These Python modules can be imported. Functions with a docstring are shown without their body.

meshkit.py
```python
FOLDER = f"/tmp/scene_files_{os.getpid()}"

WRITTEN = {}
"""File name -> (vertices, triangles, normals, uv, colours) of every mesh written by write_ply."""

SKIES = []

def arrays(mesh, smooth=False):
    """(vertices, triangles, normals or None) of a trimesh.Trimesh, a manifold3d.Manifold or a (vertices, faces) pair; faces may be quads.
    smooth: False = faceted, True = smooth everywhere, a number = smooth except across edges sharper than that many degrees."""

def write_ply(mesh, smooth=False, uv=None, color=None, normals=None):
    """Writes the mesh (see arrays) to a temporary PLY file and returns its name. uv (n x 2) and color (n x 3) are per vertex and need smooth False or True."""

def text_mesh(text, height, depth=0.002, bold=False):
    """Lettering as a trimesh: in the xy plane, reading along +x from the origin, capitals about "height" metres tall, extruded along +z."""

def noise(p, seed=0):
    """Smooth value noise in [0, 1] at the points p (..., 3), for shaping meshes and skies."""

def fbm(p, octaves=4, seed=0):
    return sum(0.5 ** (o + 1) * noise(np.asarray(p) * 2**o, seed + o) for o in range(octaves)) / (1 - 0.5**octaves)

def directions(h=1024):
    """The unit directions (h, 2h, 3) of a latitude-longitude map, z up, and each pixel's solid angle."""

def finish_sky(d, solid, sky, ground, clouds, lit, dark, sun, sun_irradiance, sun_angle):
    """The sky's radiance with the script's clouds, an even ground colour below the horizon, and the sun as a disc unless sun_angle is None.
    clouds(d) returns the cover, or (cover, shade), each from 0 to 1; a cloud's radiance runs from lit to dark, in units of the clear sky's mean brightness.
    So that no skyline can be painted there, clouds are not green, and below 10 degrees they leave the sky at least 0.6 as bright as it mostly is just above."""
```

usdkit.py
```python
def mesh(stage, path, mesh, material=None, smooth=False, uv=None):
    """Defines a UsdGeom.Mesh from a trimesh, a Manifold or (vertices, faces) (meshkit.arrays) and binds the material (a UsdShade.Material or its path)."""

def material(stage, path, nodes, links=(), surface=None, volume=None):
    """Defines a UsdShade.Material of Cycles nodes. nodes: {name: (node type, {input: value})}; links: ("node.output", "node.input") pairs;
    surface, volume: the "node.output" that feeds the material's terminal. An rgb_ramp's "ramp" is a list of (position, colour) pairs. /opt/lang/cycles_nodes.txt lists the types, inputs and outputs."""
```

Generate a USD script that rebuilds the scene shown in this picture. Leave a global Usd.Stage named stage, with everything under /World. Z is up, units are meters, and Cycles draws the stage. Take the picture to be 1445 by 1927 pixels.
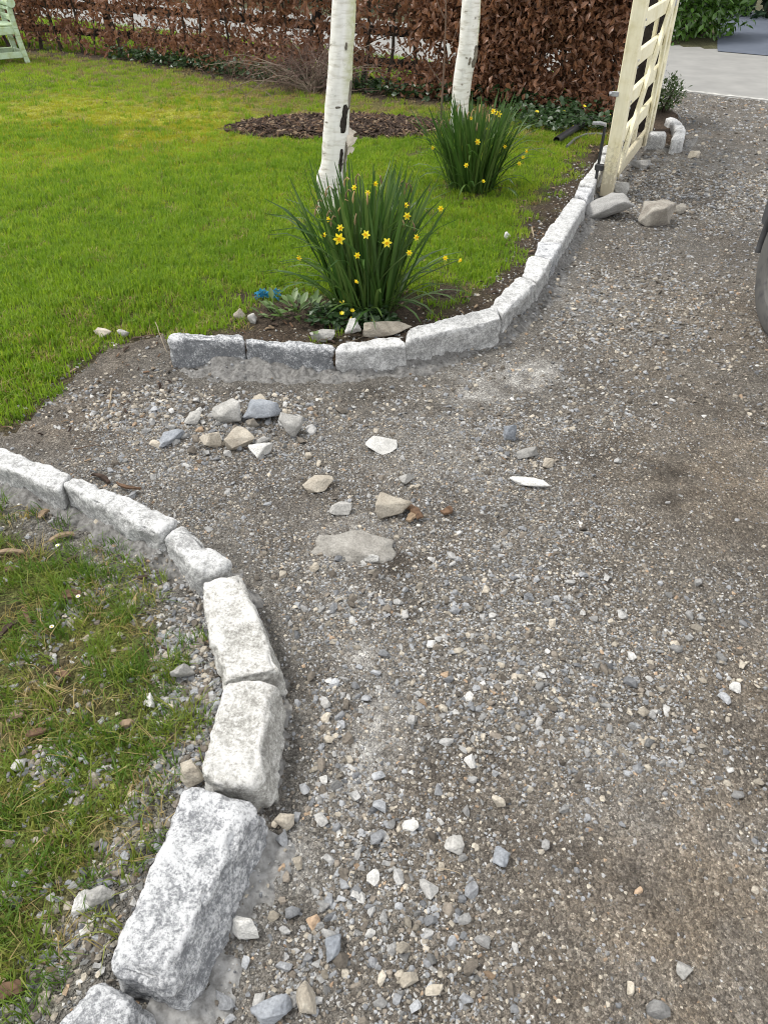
import math, random
import numpy as np, trimesh, shapely, usdkit, meshkit
from pxr import Usd, UsdGeom, UsdLux, UsdShade, Gf, Sdf, Vt

stage = Usd.Stage.CreateInMemory()
W = UsdGeom.Xform.Define(stage, '/World')
stage.SetDefaultPrim(W.GetPrim())
_T = Sdf.ValueTypeNames

# ------------------------------------------------------------------ camera
PITCH, FPX, EYE = 39.0, 1400.0, 1.6
cam = UsdGeom.Camera.Define(stage, '/World/camera')
cam.AddTranslateOp().Set((0, 0, EYE))
cam.AddRotateXOp().Set(90 - PITCH)
cam.CreateHorizontalApertureAttr(36.0)
cam.CreateVerticalApertureAttr(48.0)
cam.CreateFocalLengthAttr(36.0 * FPX / 1445)
cam.CreateClippingRangeAttr(Gf.Vec2f(0.05, 2000))
cam.CreateExposureAttr(0.80)

# ------------------------------------------------------------------ sky and sun (bright overcast)
SUN_TO = np.array([-0.62, 0.12, 1.05]); SUN_TO /= np.linalg.norm(SUN_TO)
sky_el, sky_rot = math.asin(SUN_TO[2]), math.atan2(SUN_TO[0], SUN_TO[1])
sky_mat = usdkit.material(stage, '/World/Looks/sky_overcast', {
    'sky': ('sky_texture', {'sky_type': 'single_scattering', 'sun_disc': False, 'sun_elevation': sky_el, 'sun_rotation': sky_rot}),
    'co': ('texture_coordinate', {}),
    'n': ('noise_texture', {'scale': 2.2, 'detail': 5.0, 'roughness': 0.55}),
    'r': ('rgb_ramp', {'ramp': [(0.3, (4.75, 4.8, 4.95)), (0.7, (7.0, 7.0, 7.0))]}),
    'm': ('mix_color', {'fac': 0.92, 'use_clamp': False}),
    'b': ('background_shader', {'strength': 0.14}),
}, [('co.generated', 'n.vector'), ('n.fac', 'r.fac'), ('sky.color', 'm.a'), ('r.color', 'm.b'), ('m.result', 'b.color')], surface='b.background')
dome = UsdLux.DomeLight.Define(stage, '/World/sky')
UsdShade.MaterialBindingAPI.Apply(dome.GetPrim()).Bind(sky_mat)
dome.GetPrim().SetCustomDataByKey('kind', 'structure')
sun = UsdLux.DistantLight.Define(stage, '/World/sun')
sun.CreateNormalizeAttr(True); sun.CreateIntensityAttr(0.50); sun.CreateAngleAttr(12.0); sun.CreateColorAttr(Gf.Vec3f(1.0, 0.965, 0.91))
_q = Gf.Rotation(Gf.Vec3d(0, 0, 1), Gf.Vec3d(*map(float, SUN_TO))).GetQuat()
sun.AddOrientOp().Set(Gf.Quatf(_q))

# ------------------------------------------------------------------ helpers
_cp, _sp = math.cos(math.radians(PITCH)), math.sin(math.radians(PITCH))
def G(px, py, z=0.0):
    """the point at height z that a spot of the survey picture falls on"""
    u, v = (px - 722.5) / FPX, (963.5 - py) / FPX
    d = np.array([u, _cp + v * _sp, -_sp + v * _cp])
    return d * ((z - EYE) / d[2]) + np.array([0, 0, EYE])
def GL(px, py):
    """the same, on the uneven ground"""
    z = 0.0
    for _ in range(4): c = G(px, py, z); z = hz1(c[0], c[1])
    return G(px, py, z)
def PPM(y):
    return FPX / (y * _cp + EYE * _sp)
def ss(a, b, x):
    t = np.clip((np.asarray(x, float) - a) / (b - a), 0, 1)
    return t * t * (3 - 2 * t)
def fbm2(x, y, s, o=4, seed=0):
    return meshkit.fbm(np.stack([np.asarray(x) * s, np.asarray(y) * s, np.full(np.shape(x), 0.37 + seed)], -1), o, seed)

_used = {}
def uname(parent, name):
    k = (parent, name)
    n = _used.get(k, -1) + 1
    _used[k] = n
    return name if n == 0 else f'{name}_{n:03d}'
def pathof(o):
    return '/World' if o is None else str((o.GetPrim() if hasattr(o, 'GetPrim') else o).GetPath())
def meta(o, label=None, cat=None, group=None, kind=None):
    p = o.GetPrim() if hasattr(o, 'GetPrim') else o
    for k, v in (('label', label), ('category', cat), ('group', group), ('kind', kind)):
        if v: p.SetCustomDataByKey(k, v)
    return o
def obj(name, mesh, mat, parent=None, smooth=False, **kw):
    pp = pathof(parent)
    m = usdkit.mesh(stage, f'{pp}/{uname(pp, name)}', mesh, mat, smooth)
    return meta(m, **kw)
def thing(name, label, cat, loc=(0, 0, 0), rotz=0.0, group=None, kind=None):
    x = UsdGeom.Xform.Define(stage, '/World/' + uname('/World', name))
    x.AddTranslateOp().Set(Gf.Vec3d(*map(float, loc)))
    if rotz: x.AddRotateZOp().Set(math.degrees(rotz))
    return meta(x, label, cat, group, kind)
def part_group(name, parent):
    pp = pathof(parent)
    return UsdGeom.Xform.Define(stage, f'{pp}/{uname(pp, name)}')
def primvar(m, name, vals):
    vals = np.asarray(vals, np.float32)
    if vals.ndim == 2:
        UsdGeom.PrimvarsAPI(m).CreatePrimvar(name, _T.Color3fArray, 'vertex').Set(Vt.Vec3fArray.FromNumpy(vals))
    else:
        UsdGeom.PrimvarsAPI(m).CreatePrimvar(name, _T.FloatArray, 'vertex').Set(Vt.FloatArray.FromNumpy(vals))

class MB:
    def __init__(s): s.v, s.f, s.n = [], [], 0
    def add(s, v, f):
        v, f = np.asarray(v, float), np.asarray(f, int)
        if f.shape[1] == 4: f = np.vstack([f[:, [0, 1, 2]], f[:, [0, 2, 3]]])
        s.v.append(v); s.f.append(f + s.n); s.n += len(v); return s
    def tube(s, pts, rad, sides=6, caps=True):
        p = np.asarray(pts, float); r = np.broadcast_to(np.asarray(rad, float), (len(p),))
        t = np.gradient(p, axis=0); t /= np.linalg.norm(t, axis=1, keepdims=True) + 1e-12
        a = np.cross(t, np.where(np.abs(t[:, 2:]) < 0.9, [0, 0, 1.0], [1.0, 0, 0]))
        for i in range(1, len(a)):   # keep the frame from flipping
            a[i] = a[i - 1] - t[i] * np.dot(a[i - 1], t[i])
        a /= np.linalg.norm(a, axis=1, keepdims=True) + 1e-12
        b = np.cross(t, a); g = np.arange(sides) * 2 * np.pi / sides
        v = p[:, None] + r[:, None, None] * (np.cos(g)[None, :, None] * a[:, None] + np.sin(g)[None, :, None] * b[:, None])
        i, j = np.meshgrid(np.arange(len(p) - 1), np.arange(sides), indexing='ij')
        q = np.stack([i * sides + j, i * sides + (j + 1) % sides, (i + 1) * sides + (j + 1) % sides, (i + 1) * sides + j], -1).reshape(-1, 4)
        s.add(v.reshape(-1, 3), q)
        if caps and sides > 2:
            for row, flip in ((0, 1), (len(p) - 1, 0)):
                ring = v[row]; c = np.vstack([ring, ring.mean(0)])
                k = np.arange(sides); f = np.stack([k, (k + 1) % sides, np.full(sides, sides)], 1)
                s.add(c, f[:, ::-1] if flip else f)
        return s
    def bar(s, p, q, w, h, up=(0, 0, 1), bev=0.004):
        """a chamfered square-section bar from p to q: w across, h along up"""
        p, q, up = (np.asarray(x, float) for x in (p, q, up))
        d = q - p; L = np.linalg.norm(d); d /= L
        a = np.cross(d, up); a /= np.linalg.norm(a); u = np.cross(a, d)
        b = min(bev, w / 4, h / 4)
        prof = [(-w/2+b, -h/2), (w/2-b, -h/2), (w/2, -h/2+b), (w/2, h/2-b), (w/2-b, h/2), (-w/2+b, h/2), (-w/2, h/2-b), (-w/2, -h/2+b)]
        rows = []
        for k, sc in ((0, 1 - 2*b/max(w, h)), (b, 1), (L - b, 1), (L, 1 - 2*b/max(w, h))):
            rows.append([p + d * k + a * x * sc + u * y * sc for x, y in prof])
        v = np.array(rows).reshape(-1, 3); f = []
        for r in range(3):
            for j in range(8):
                f.append([r*8+j, r*8+(j+1) % 8, (r+1)*8+(j+1) % 8, (r+1)*8+j])
        s.add(v, f)
        for row, flip in ((0, 1), (3, 0)):
            c = np.vstack([v[row*8:row*8+8], v[row*8:row*8+8].mean(0)]); k = np.arange(8)
            t = np.stack([k, (k + 1) % 8, np.full(8, 8)], 1)
            s.add(c, t[:, ::-1] if flip else t)
        return s
    def mesh(s): return np.vstack(s.v), np.vstack(s.f)

def leaves(c, d, up, L, Wd, fold=0.15, curl=0.15):
    """many leaves at once: base c, direction d, face normal up, length L, width Wd"""
    c, d, up = (np.asarray(x, float) for x in (c, d, up)); n = len(c)
    L, Wd = np.broadcast_to(L, (n,))[:, None], np.broadcast_to(Wd, (n,))[:, None]
    d = d / (np.linalg.norm(d, axis=1, keepdims=True) + 1e-9)
    a = np.cross(d, up); a /= np.linalg.norm(a, axis=1, keepdims=True) + 1e-9
    u = np.cross(a, d)
    m = c + d * L * 0.45
    v = np.stack([c, m - a * Wd / 2 + u * Wd * fold, m - u * L * 0.02, m + a * Wd / 2 + u * Wd * fold,
                  c + d * L * 0.78 - a * Wd * 0.34 + u * (Wd * fold - L * curl * 0.5), c + d * L * 0.78 + a * Wd * 0.34 + u * (Wd * fold - L * curl * 0.5),
                  c + d * L - u * L * curl], 1)
    t = np.array([[0, 2, 1], [0, 3, 2], [1, 2, 4], [2, 3, 5], [4, 2, 6], [2, 5, 6]])
    f = (np.arange(n)[:, None, None] * 7 + t[None]).reshape(-1, 3)
    return v.reshape(-1, 3), f
def rand_dirs(rng, n, zbias=0.0, zs=1.0):
    d = rng.normal(size=(n, 3)); d[:, 2] = d[:, 2] * zs + zbias
    return d / np.linalg.norm(d, axis=1, keepdims=True)
def hull_rock(seed, dims, n=14, sub=2, lap=2, rough=0.05):
    rng = np.random.default_rng(seed)
    p = rng.normal(size=(n, 3)); p /= np.linalg.norm(p, axis=1, keepdims=True)
    p *= rng.uniform(0.82, 1.08, (n, 1))
    m = trimesh.convex.convex_hull(p)
    for _ in range(sub): m = m.subdivide()
    if lap: trimesh.smoothing.filter_laplacian(m, 0.45, iterations=lap)
    v = np.array(m.vertices); v /= np.abs(v).max(0)
    if rough and sub:
        nn = np.array(m.vertex_normals)
        v += nn * ((meshkit.fbm(v * 2.6 + seed * 7.1, 4, seed) - 0.5) * 2 * rough * 2.2)[:, None]
    return trimesh.Trimesh(v * np.asarray(dims) / 2, m.faces, process=False)

# ------------------------------------------------------------------ materials
LK = '/World/Looks/'
_mats = {}
def once(fn):
    def f(name, *a, **k):
        if name not in _mats: _mats[name] = fn(name, *a, **k)
        return _mats[name]
    return f
def lerp3(c, k): return tuple(float(x) * k for x in c)
@once
def rock_mat(name, col, col2, scale=22.0, rough=0.88, bump=0.004, var=0.5, spec=0.3):
    """mineral: two tones, per-piece brightness"""
    return usdkit.material(stage, LK + name, {
        'g': ('geometry', {}), 'oi': ('object_info', {}),
        'n': ('noise_texture', {'scale': scale, 'detail': 6.0, 'roughness': 0.65}),
        'r': ('rgb_ramp', {'ramp': [(0.3, col), (0.68, col2)]}),
        'n2': ('noise_texture', {'scale': scale * 9, 'detail': 3.0}),
        'mr': ('map_range', {'from_min': 0.0, 'from_max': 1.0, 'to_min': 1 - var, 'to_max': 1 + var}),
        'mr2': ('map_range', {'from_min': 0.3, 'from_max': 0.7, 'to_min': 0.78, 'to_max': 1.2}),
        'mm': ('math', {'math_type': 'multiply'}),
        'h': ('hsv', {}),
        'b': ('bump', {'strength': 0.7, 'distance': bump}),
        'p': ('principled_bsdf', {'roughness': rough, 'specular_ior_level': spec}),
    }, [('g.position', 'n.vector'), ('g.position', 'n2.vector'), ('n.fac', 'r.fac'), ('oi.random', 'mr.value'), ('n2.fac', 'mr2.value'), ('mr.result', 'mm.value1'), ('mr2.result', 'mm.value2'),
        ('mm.value', 'h.value'), ('r.color', 'h.color'), ('h.color', 'p.base_color'), ('n2.fac', 'b.height'), ('b.normal', 'p.normal')], surface='p.BSDF')
@once
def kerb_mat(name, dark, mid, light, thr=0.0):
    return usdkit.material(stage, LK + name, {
        'g': ('geometry', {}), 'w': ('attribute', {'attribute': 'wear_toplight'}),
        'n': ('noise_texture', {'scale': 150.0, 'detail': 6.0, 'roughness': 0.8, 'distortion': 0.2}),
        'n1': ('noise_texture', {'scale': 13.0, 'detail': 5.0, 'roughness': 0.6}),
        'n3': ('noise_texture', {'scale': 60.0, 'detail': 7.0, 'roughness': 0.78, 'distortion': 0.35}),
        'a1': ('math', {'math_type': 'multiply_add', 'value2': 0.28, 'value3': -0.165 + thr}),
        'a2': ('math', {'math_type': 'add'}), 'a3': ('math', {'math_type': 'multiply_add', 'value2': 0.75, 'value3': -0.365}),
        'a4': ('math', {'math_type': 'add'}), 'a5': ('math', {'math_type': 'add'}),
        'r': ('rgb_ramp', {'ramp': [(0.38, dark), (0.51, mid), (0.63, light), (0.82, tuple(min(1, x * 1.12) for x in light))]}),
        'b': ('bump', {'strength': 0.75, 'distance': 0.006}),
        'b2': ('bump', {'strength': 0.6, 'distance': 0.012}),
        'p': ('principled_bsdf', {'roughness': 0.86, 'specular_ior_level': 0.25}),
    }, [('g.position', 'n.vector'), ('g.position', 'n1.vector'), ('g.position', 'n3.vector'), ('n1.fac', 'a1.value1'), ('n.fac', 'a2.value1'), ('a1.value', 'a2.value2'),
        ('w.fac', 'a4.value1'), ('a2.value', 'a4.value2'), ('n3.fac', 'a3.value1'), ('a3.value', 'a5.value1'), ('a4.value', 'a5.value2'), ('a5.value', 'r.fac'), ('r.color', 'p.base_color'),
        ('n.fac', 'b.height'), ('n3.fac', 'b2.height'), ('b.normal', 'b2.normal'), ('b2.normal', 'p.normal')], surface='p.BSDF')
@once
def leaf_mat(name, cols, rough=0.5, trans=0.3, spec=0.4, island=False, tcol=None, patch=None):
    """foliage: colours ramped over the random of the piece (or of the leaf inside a joined mesh); patch: (colour, scale, from, to) blended in by world noise"""
    k = len(cols)
    nodes = {'g': ('geometry', {}), 'oi': ('object_info', {}),
             'r': ('rgb_ramp', {'ramp': [((i + 0.5) / k, c) for i, c in enumerate(cols)]}),
             'p': ('principled_bsdf', {'roughness': rough, 'specular_ior_level': spec}),
             't': ('translucent_bsdf', {}), 'mx': ('mix_closure', {'fac': trans}), 'h': ('hsv', {'value': 1.35, 'saturation': 1.05})}
    links = [('g.random_per_island' if island else 'oi.random', 'r.fac'), ('p.BSDF', 'mx.closure1'), ('t.BSDF', 'mx.closure2')]
    src = 'r.color'
    if patch:
        nodes['pn'] = ('noise_texture', {'scale': patch[1], 'detail': 4.0})
        nodes['pm'] = ('map_range', {'from_min': patch[2], 'from_max': patch[3], 'clamp': True})
        nodes['pc'] = ('mix_color', {'b': patch[0]})
        links += [('g.position', 'pn.vector'), ('pn.fac', 'pm.value'), ('pm.result', 'pc.fac'), (src, 'pc.a')]
        src = 'pc.result'
    links += [(src, 'p.base_color'), (src, 'h.color'), ('h.color', 't.color')]
    return usdkit.material(stage, LK + name, nodes, links, surface='mx.closure')
@once
def ground_mat(name, grain=150.0, contrast=0.6, cols=None, bump=0.008, rough=0.92, fine=420.0):
    """loose ground: the 'tint' of the mesh broken up by grains"""
    cols = cols or [(0.0, (0.42, 0.40, 0.38)), (0.35, (0.8, 0.78, 0.75)), (0.6, (1.0, 1.0, 1.0)), (0.8, (1.25, 1.2, 1.12)), (0.93, (1.7, 1.72, 1.72)), (1.0, (2.3, 2.3, 2.25))]
    return usdkit.material(stage, LK + name, {
        'g': ('geometry', {}), 'a': ('attribute', {'attribute': 'tint'}),
        'v': ('voronoi_texture', {'scale': grain, 'feature': 'f1'}),
        'v2': ('voronoi_texture', {'scale': fine, 'feature': 'f1'}),
        's': ('separate_color', {}), 's2': ('separate_color', {}),
        'r': ('rgb_ramp', {'ramp': cols}), 'r2': ('rgb_ramp', {'ramp': cols}),
        'n': ('noise_texture', {'scale': 7.0, 'detail': 6.0, 'roughness': 0.65}),
        'nr': ('map_range', {'from_min': 0.3, 'from_max': 0.7, 'to_min': 0.72, 'to_max': 1.25}),
        'm1': ('mix_color', {'blend_type': 'multiply', 'fac': contrast, 'use_clamp': False}),
        'm2': ('mix_color', {'blend_type': 'multiply', 'fac': contrast, 'use_clamp': False}),
        'h': ('hsv', {}),
        'sub': ('math', {'math_type': 'multiply_add', 'value2': -1.0, 'value3': 1.0}),
        'b': ('bump', {'strength': 0.9, 'distance': bump}),
        'b2': ('bump', {'strength': 0.8, 'distance': bump * 0.4}),
        'p': ('principled_bsdf', {'roughness': rough, 'specular_ior_level': 0.2}),
    }, [('g.position', 'v.vector'), ('g.position', 'v2.vector'), ('g.position', 'n.vector'), ('v.color', 's.color'), ('v2.color', 's2.color'), ('s.r', 'r.fac'), ('s2.g', 'r2.fac'),
        ('a.color', 'm1.a'), ('r.color', 'm1.b'), ('m1.result', 'm2.a'), ('r2.color', 'm2.b'), ('n.fac', 'nr.value'), ('nr.result', 'h.value'), ('m2.result', 'h.color'), ('h.color', 'p.base_color'),
        ('v.distance', 'sub.value1'), ('sub.value', 'b.height'), ('v2.distance', 'b2.height'), ('b.normal', 'b2.normal'), ('b2.normal', 'p.normal')], surface='p.BSDF')
@once
def plain_mat(name, col, rough=0.6, spec=0.4, metal=0.0, noise=0.15, scale=30.0, bump=0.0, col2=None, n_lo=0.35, n_hi=0.7, stretch=(1, 1, 1)):
    c2 = col2 or lerp3(col, 1 - noise * 2)
    return usdkit.material(stage, LK + name, {
        'g': ('geometry', {}), 'mp': ('mapping', {'scale': stretch}),
        'n': ('noise_texture', {'scale': scale, 'detail': 5.0, 'roughness': 0.6}),
        'r': ('rgb_ramp', {'ramp': [(n_lo, c2), (n_hi, col)]}),
        'b': ('bump', {'strength': 0.6, 'distance': max(bump, 1e-5)}),
        'p': ('principled_bsdf', {'roughness': rough, 'specular_ior_level': spec, 'metallic': metal}),
    }, [('g.position', 'mp.vector'), ('mp.vector', 'n.vector'), ('n.fac', 'r.fac'), ('r.color', 'p.base_color'), ('n.fac', 'b.height'), ('b.normal', 'p.normal')], surface='p.BSDF')

M_PEB = [rock_mat('pebble_grey', (0.155, 0.155, 0.15), (0.335, 0.33, 0.318)), rock_mat('pebble_blue', (0.135, 0.14, 0.147), (0.29, 0.296, 0.303)),
         rock_mat('pebble_tan', (0.22, 0.192, 0.15), (0.39, 0.355, 0.295)), rock_mat('pebble_white', (0.31, 0.305, 0.29), (0.52, 0.51, 0.485), var=0.25),
         rock_mat('pebble_rust', (0.21, 0.145, 0.095), (0.36, 0.27, 0.185), var=0.35), rock_mat('pebble_dirt', (0.105, 0.09, 0.072), (0.2, 0.175, 0.145))]
PEB_WORD = ['grey', 'blue grey', 'tan', 'whitish', 'rusty orange', 'muddy brown']

# ------------------------------------------------------------------ layout of the place (surveyed)
# kerb stones: top-face corners a0, a1 on the garden side, b0, b1 on the drive side, and tone / height / label
KA = [((-95, 838), (110, 920), (-75, 812), (134, 886)), ((115, 909), (299, 1011), (137, 894), (335, 978)), ((304, 1010), (375, 1076), (345, 980), (437, 1058)),
      ((374, 1090), (418, 1275), (452, 1074), (529, 1252)), ((420, 1279), (371, 1460), (516, 1276), (484, 1473)), ((350, 1474), (200, 1818), (480, 1508), (304, 1864)), ((178, 1843), (60, 1992), (266, 1884), (170, 2040))]
KB = [((319, 628), (456, 629), (316, 641), (459, 640)), ((461, 634), (626, 643), (460, 642), (629, 655)), ((640, 640), (756, 628), (632, 656), (767, 647)), ((764, 620), (935, 574), (763, 643), (943, 601)),
      ((922, 572), (975, 520), (948, 587), (1011, 531)), ((981, 518), (996, 480), (1013, 529), (1038, 490)), ((1005, 477), (1013, 453), (1039, 488), (1057, 456)), ((1015, 452), (1037, 419), (1058, 455), (1076, 427)),
      ((1042, 415), (1076, 367), (1076, 426), (1104, 377)), ((1081, 364), (1088, 346), (1104, 376), (1117, 351)), ((1090, 344), (1105, 324), (1118, 350), (1128, 328)), ((1106, 323), (1119, 306), (1128, 327), (1136, 310)),
      ((1120, 305), (1128, 288), (1137, 309), (1143, 288)), ((1129, 287), (1136, 272), (1144, 287), (1150, 272))]
KC = [((1222, 243), (1254, 243), (1218, 249), (1257, 250)), ((1263, 257), (1272, 240), (1289, 255), (1292, 238)), ((1271, 239), (1263, 228), (1291, 237), (1280, 224)), ((1262, 227), (1251, 221), (1279, 223), (1260, 216))]
def mid(q, k): return (G(*q[k], 0.13) + G(*q[k + 2], 0.13))[:2] / 2
ACL = np.array([mid(q, 0) for q in KA] + [mid(KA[-1], 1)]); BCL = np.array([mid(q, 0) for q in KB] + [mid(KB[-1], 1)])
HEDGE = np.array([G(*p, .07)[:2] for p in ((1155, 212), (900, 186), (600, 155), (300, 110), (0, 83), (-450, 45))])
OPEN = np.array([(-5, 3.3), (-1.47, 2.46), (-1.39, 2.78), (-1.30, 3.2), (-1.06, 3.34)])
LAWN = shapely.Polygon(list(map(tuple, OPEN)) + list(map(tuple, BCL)) + [(2.05, 7.2)] + list(map(tuple, HEDGE)) + [(-9.5, 4.2)])
PATCH = shapely.Polygon([(-5, 2.75), (-3.5, 2.62)] + list(map(tuple, ACL)) + [(-0.75, -0.4), (-5, -0.4)])
def road_s(x, y): return 0.6 * (x - 3.28) + 0.8 * (y - 9.61)
VERGE = shapely.Polygon(list(map(tuple, HEDGE)) + [(-14, 17.6), (-14, 22.6), (3.14, 9.75), (2.72, 8.5), (2.4, 8.2)])
BEDC = shapely.Polygon([(2.05, 7.25), (2.5, 7.1), (2.75, 7.6), (2.85, 8.1), (2.7, 8.6), (2.25, 8.5)])
MULCH_C, MULCH_R = G(645, 233, .11)[:2], (1.06, 0.44)
shapely.prepare(LAWN); shapely.prepare(PATCH); shapely.prepare(VERGE); shapely.prepare(BEDC)
OPEN_L, B_L, A_L, HEDGE_L = (shapely.LineString(p) for p in (OPEN, BCL, ACL, HEDGE))
BRIM = shapely.LineString(np.vstack([BCL, [(2.05, 7.2), (2.25, 8.4)]]))
def dist(line, x, y): return shapely.distance(shapely.points(x, y), line)
def inside(poly, x, y): return shapely.contains_xy(poly, x, y)
def blob(x, y, px, py, r, k=1.0):
    c = G(px, py)
    return k * np.exp(-(((x - c[0]) ** 2 + (y - c[1]) ** 2) / r ** 2))
# region ids: 0 drive, 1 lawn, 2 near patch, 3 verge, 4 road, 5 beyond, 6 far bed
def region(x, y):
    s = road_s(x, y)
    r = np.zeros(np.shape(x), int)
    r[inside(VERGE, x, y)] = 3; r[inside(LAWN, x, y)] = 1; r[inside(PATCH, x, y)] = 2; r[inside(BEDC, x, y)] = 6
    r[s > 0] = 4; r[s > 3.6] = 5
    return r
def height(x, y, reg=None):
    x, y = np.asarray(x, float), np.asarray(y, float)
    reg = region(x, y) if reg is None else reg
    n1, n2, n3 = fbm2(x, y, 1.1, 3, 1) - 0.5, fbm2(x, y, 5, 4, 2) - 0.5, fbm2(x, y, 22, 3, 3) - 0.5
    z = 0.035 * n1 + 0.022 * n2 + 0.008 * n3
    dL, dB = shapely.distance(shapely.points(x, y), LAWN.exterior), dist(BRIM, x, y)
    zl = 0.075 * ss(0.0, 0.07, dL) * ss(0.0, 0.5, dist(OPEN_L, x, y)) + 0.01 * n2 + 0.03 * n1
    z = np.where(reg == 1, zl, z)
    z = np.where(reg == 2, 0.028 * ss(0.02, 0.1, dist(A_L, x, y)) + 0.03 * n1 + 0.025 * n2 + 0.008 * n3, z)
    z = np.where(reg == 3, 0.03 + 0.04 * n1, z)
    z = np.where(reg == 6, 0.07 + 0.03 * n2, z)
    s = road_s(x, y)
    flat = ss(-0.7, 0.0, s)
    z = np.where(s <= 0, z * (1 - flat), np.where(s < 3.6, 0.0, 0.05 * ss(3.6, 4.2, s)))
    e = ((x - MULCH_C[0]) / MULCH_R[0]) ** 2 + ((y - MULCH_C[1]) / MULCH_R[1]) ** 2
    z = z + 0.05 * (1 - ss(0.25, 1.15, e)) * (reg == 1)
    return z
def hz1(x, y): return float(height(np.array([x]), np.array([y]))[0])

PALE = [(970, 705, .16, .8), (900, 735, .15, .7), (1010, 690, .14, .8), (860, 690, .12, .5), (700, 1245, .07, .85), (715, 1330, .075, .95), (700, 1410, .075, .95), (685, 1490, .055, .7), (540, 1610, .07, .9), (470, 1700, .06, .8), (330, 1890, .10, 1), (400, 1830, .07, .8), (660, 1010, .12, .45), (1080, 560, .25, .3), (1300, 300, .5, .25), (850, 830, .25, .3), (640, 1140, .09, .35), (1200, 1480, .15, .3)]
WET = [(900, 770, .22, .55), (1060, 700, .2, .6), (1270, 890, .12, .75), (1260, 930, .10, .6), (1120, 840, .2, .4), (752, 1062, .055, 1), (560, 1300, .07, .7), (540, 1420, .06, .6), (1180, 1650, .07, .65), (1215, 1560, .05, .6), (1060, 1600, .05, .4), (900, 960, .15, .35), (250, 680, .3, .7), (150, 800, .2, .5), (560, 900, .2, .3), (450, 900, .15, .5), (760, 1130, .15, .35), (1400, 1400, .12, .4), (820, 1400, .1, .3), (1440, 1000, .15, .4), (500, 720, .2, .5), (700, 720, .25, .45), (1250, 350, .5, .45)]
BROWN = [(1300, 1750, .35, .9), (1350, 1550, .25, .7), (1420, 1300, .25, .7), (1400, 900, .5, .8), (1400, 600, .6, .6), (1150, 1850, .25, .6), (1250, 700, .4, .4), (250, 660, .3, .6), (120, 780, .25, .7), (1250, 1150, .25, .3), (900, 1500, .1, .4), (830, 1620, .08, .5)]
STONY = [(700, 1680, .16, 1), (800, 1780, .13, 1), (560, 1760, .14, .9), (650, 1500, .13, .8), (900, 1250, .3, .9), (1150, 1250, .3, .7), (1020, 1100, .25, .5), (680, 1140, .2, .8), (470, 800, .25, 1), (250, 770, .35, .8), (330, 850, .25, .8), (950, 850, .3, .5), (1150, 560, .6, .7), (600, 1350, .12, .9), (1050, 1380, .2, .6), (1300, 1420, .15, .5), (960, 780, .2, .6), (1250, 350, .8, .6), (1000, 700, .3, .4)]
def sumblobs(bl, x, y):
    o = np.zeros(np.shape(x))
    for b in bl: o = np.maximum(o, blob(x, y, *b))
    return o
def drive_fields(x, y):
    w = 0.06 * (fbm2(x, y, 6, 3, 11) - 0.5); w2 = 0.06 * (fbm2(x, y, 6, 3, 12) - 0.5)
    x, y = x + w * 3, y + w2 * 3
    return sumblobs(PALE, x, y), sumblobs(WET, x, y), sumblobs(BROWN, x, y), sumblobs(STONY, x, y)
def mixc(c, k, col):
    k = np.clip(k, 0, 1)[:, None]
    return c * (1 - k) + np.asarray(col)[None] * k
def blob_l(x, y, px, py, r, k=1.0):
    c = G(px, py, .07)
    return k * np.exp(-(((x - c[0]) ** 2 + (y - c[1]) ** 2) / r ** 2))
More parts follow.
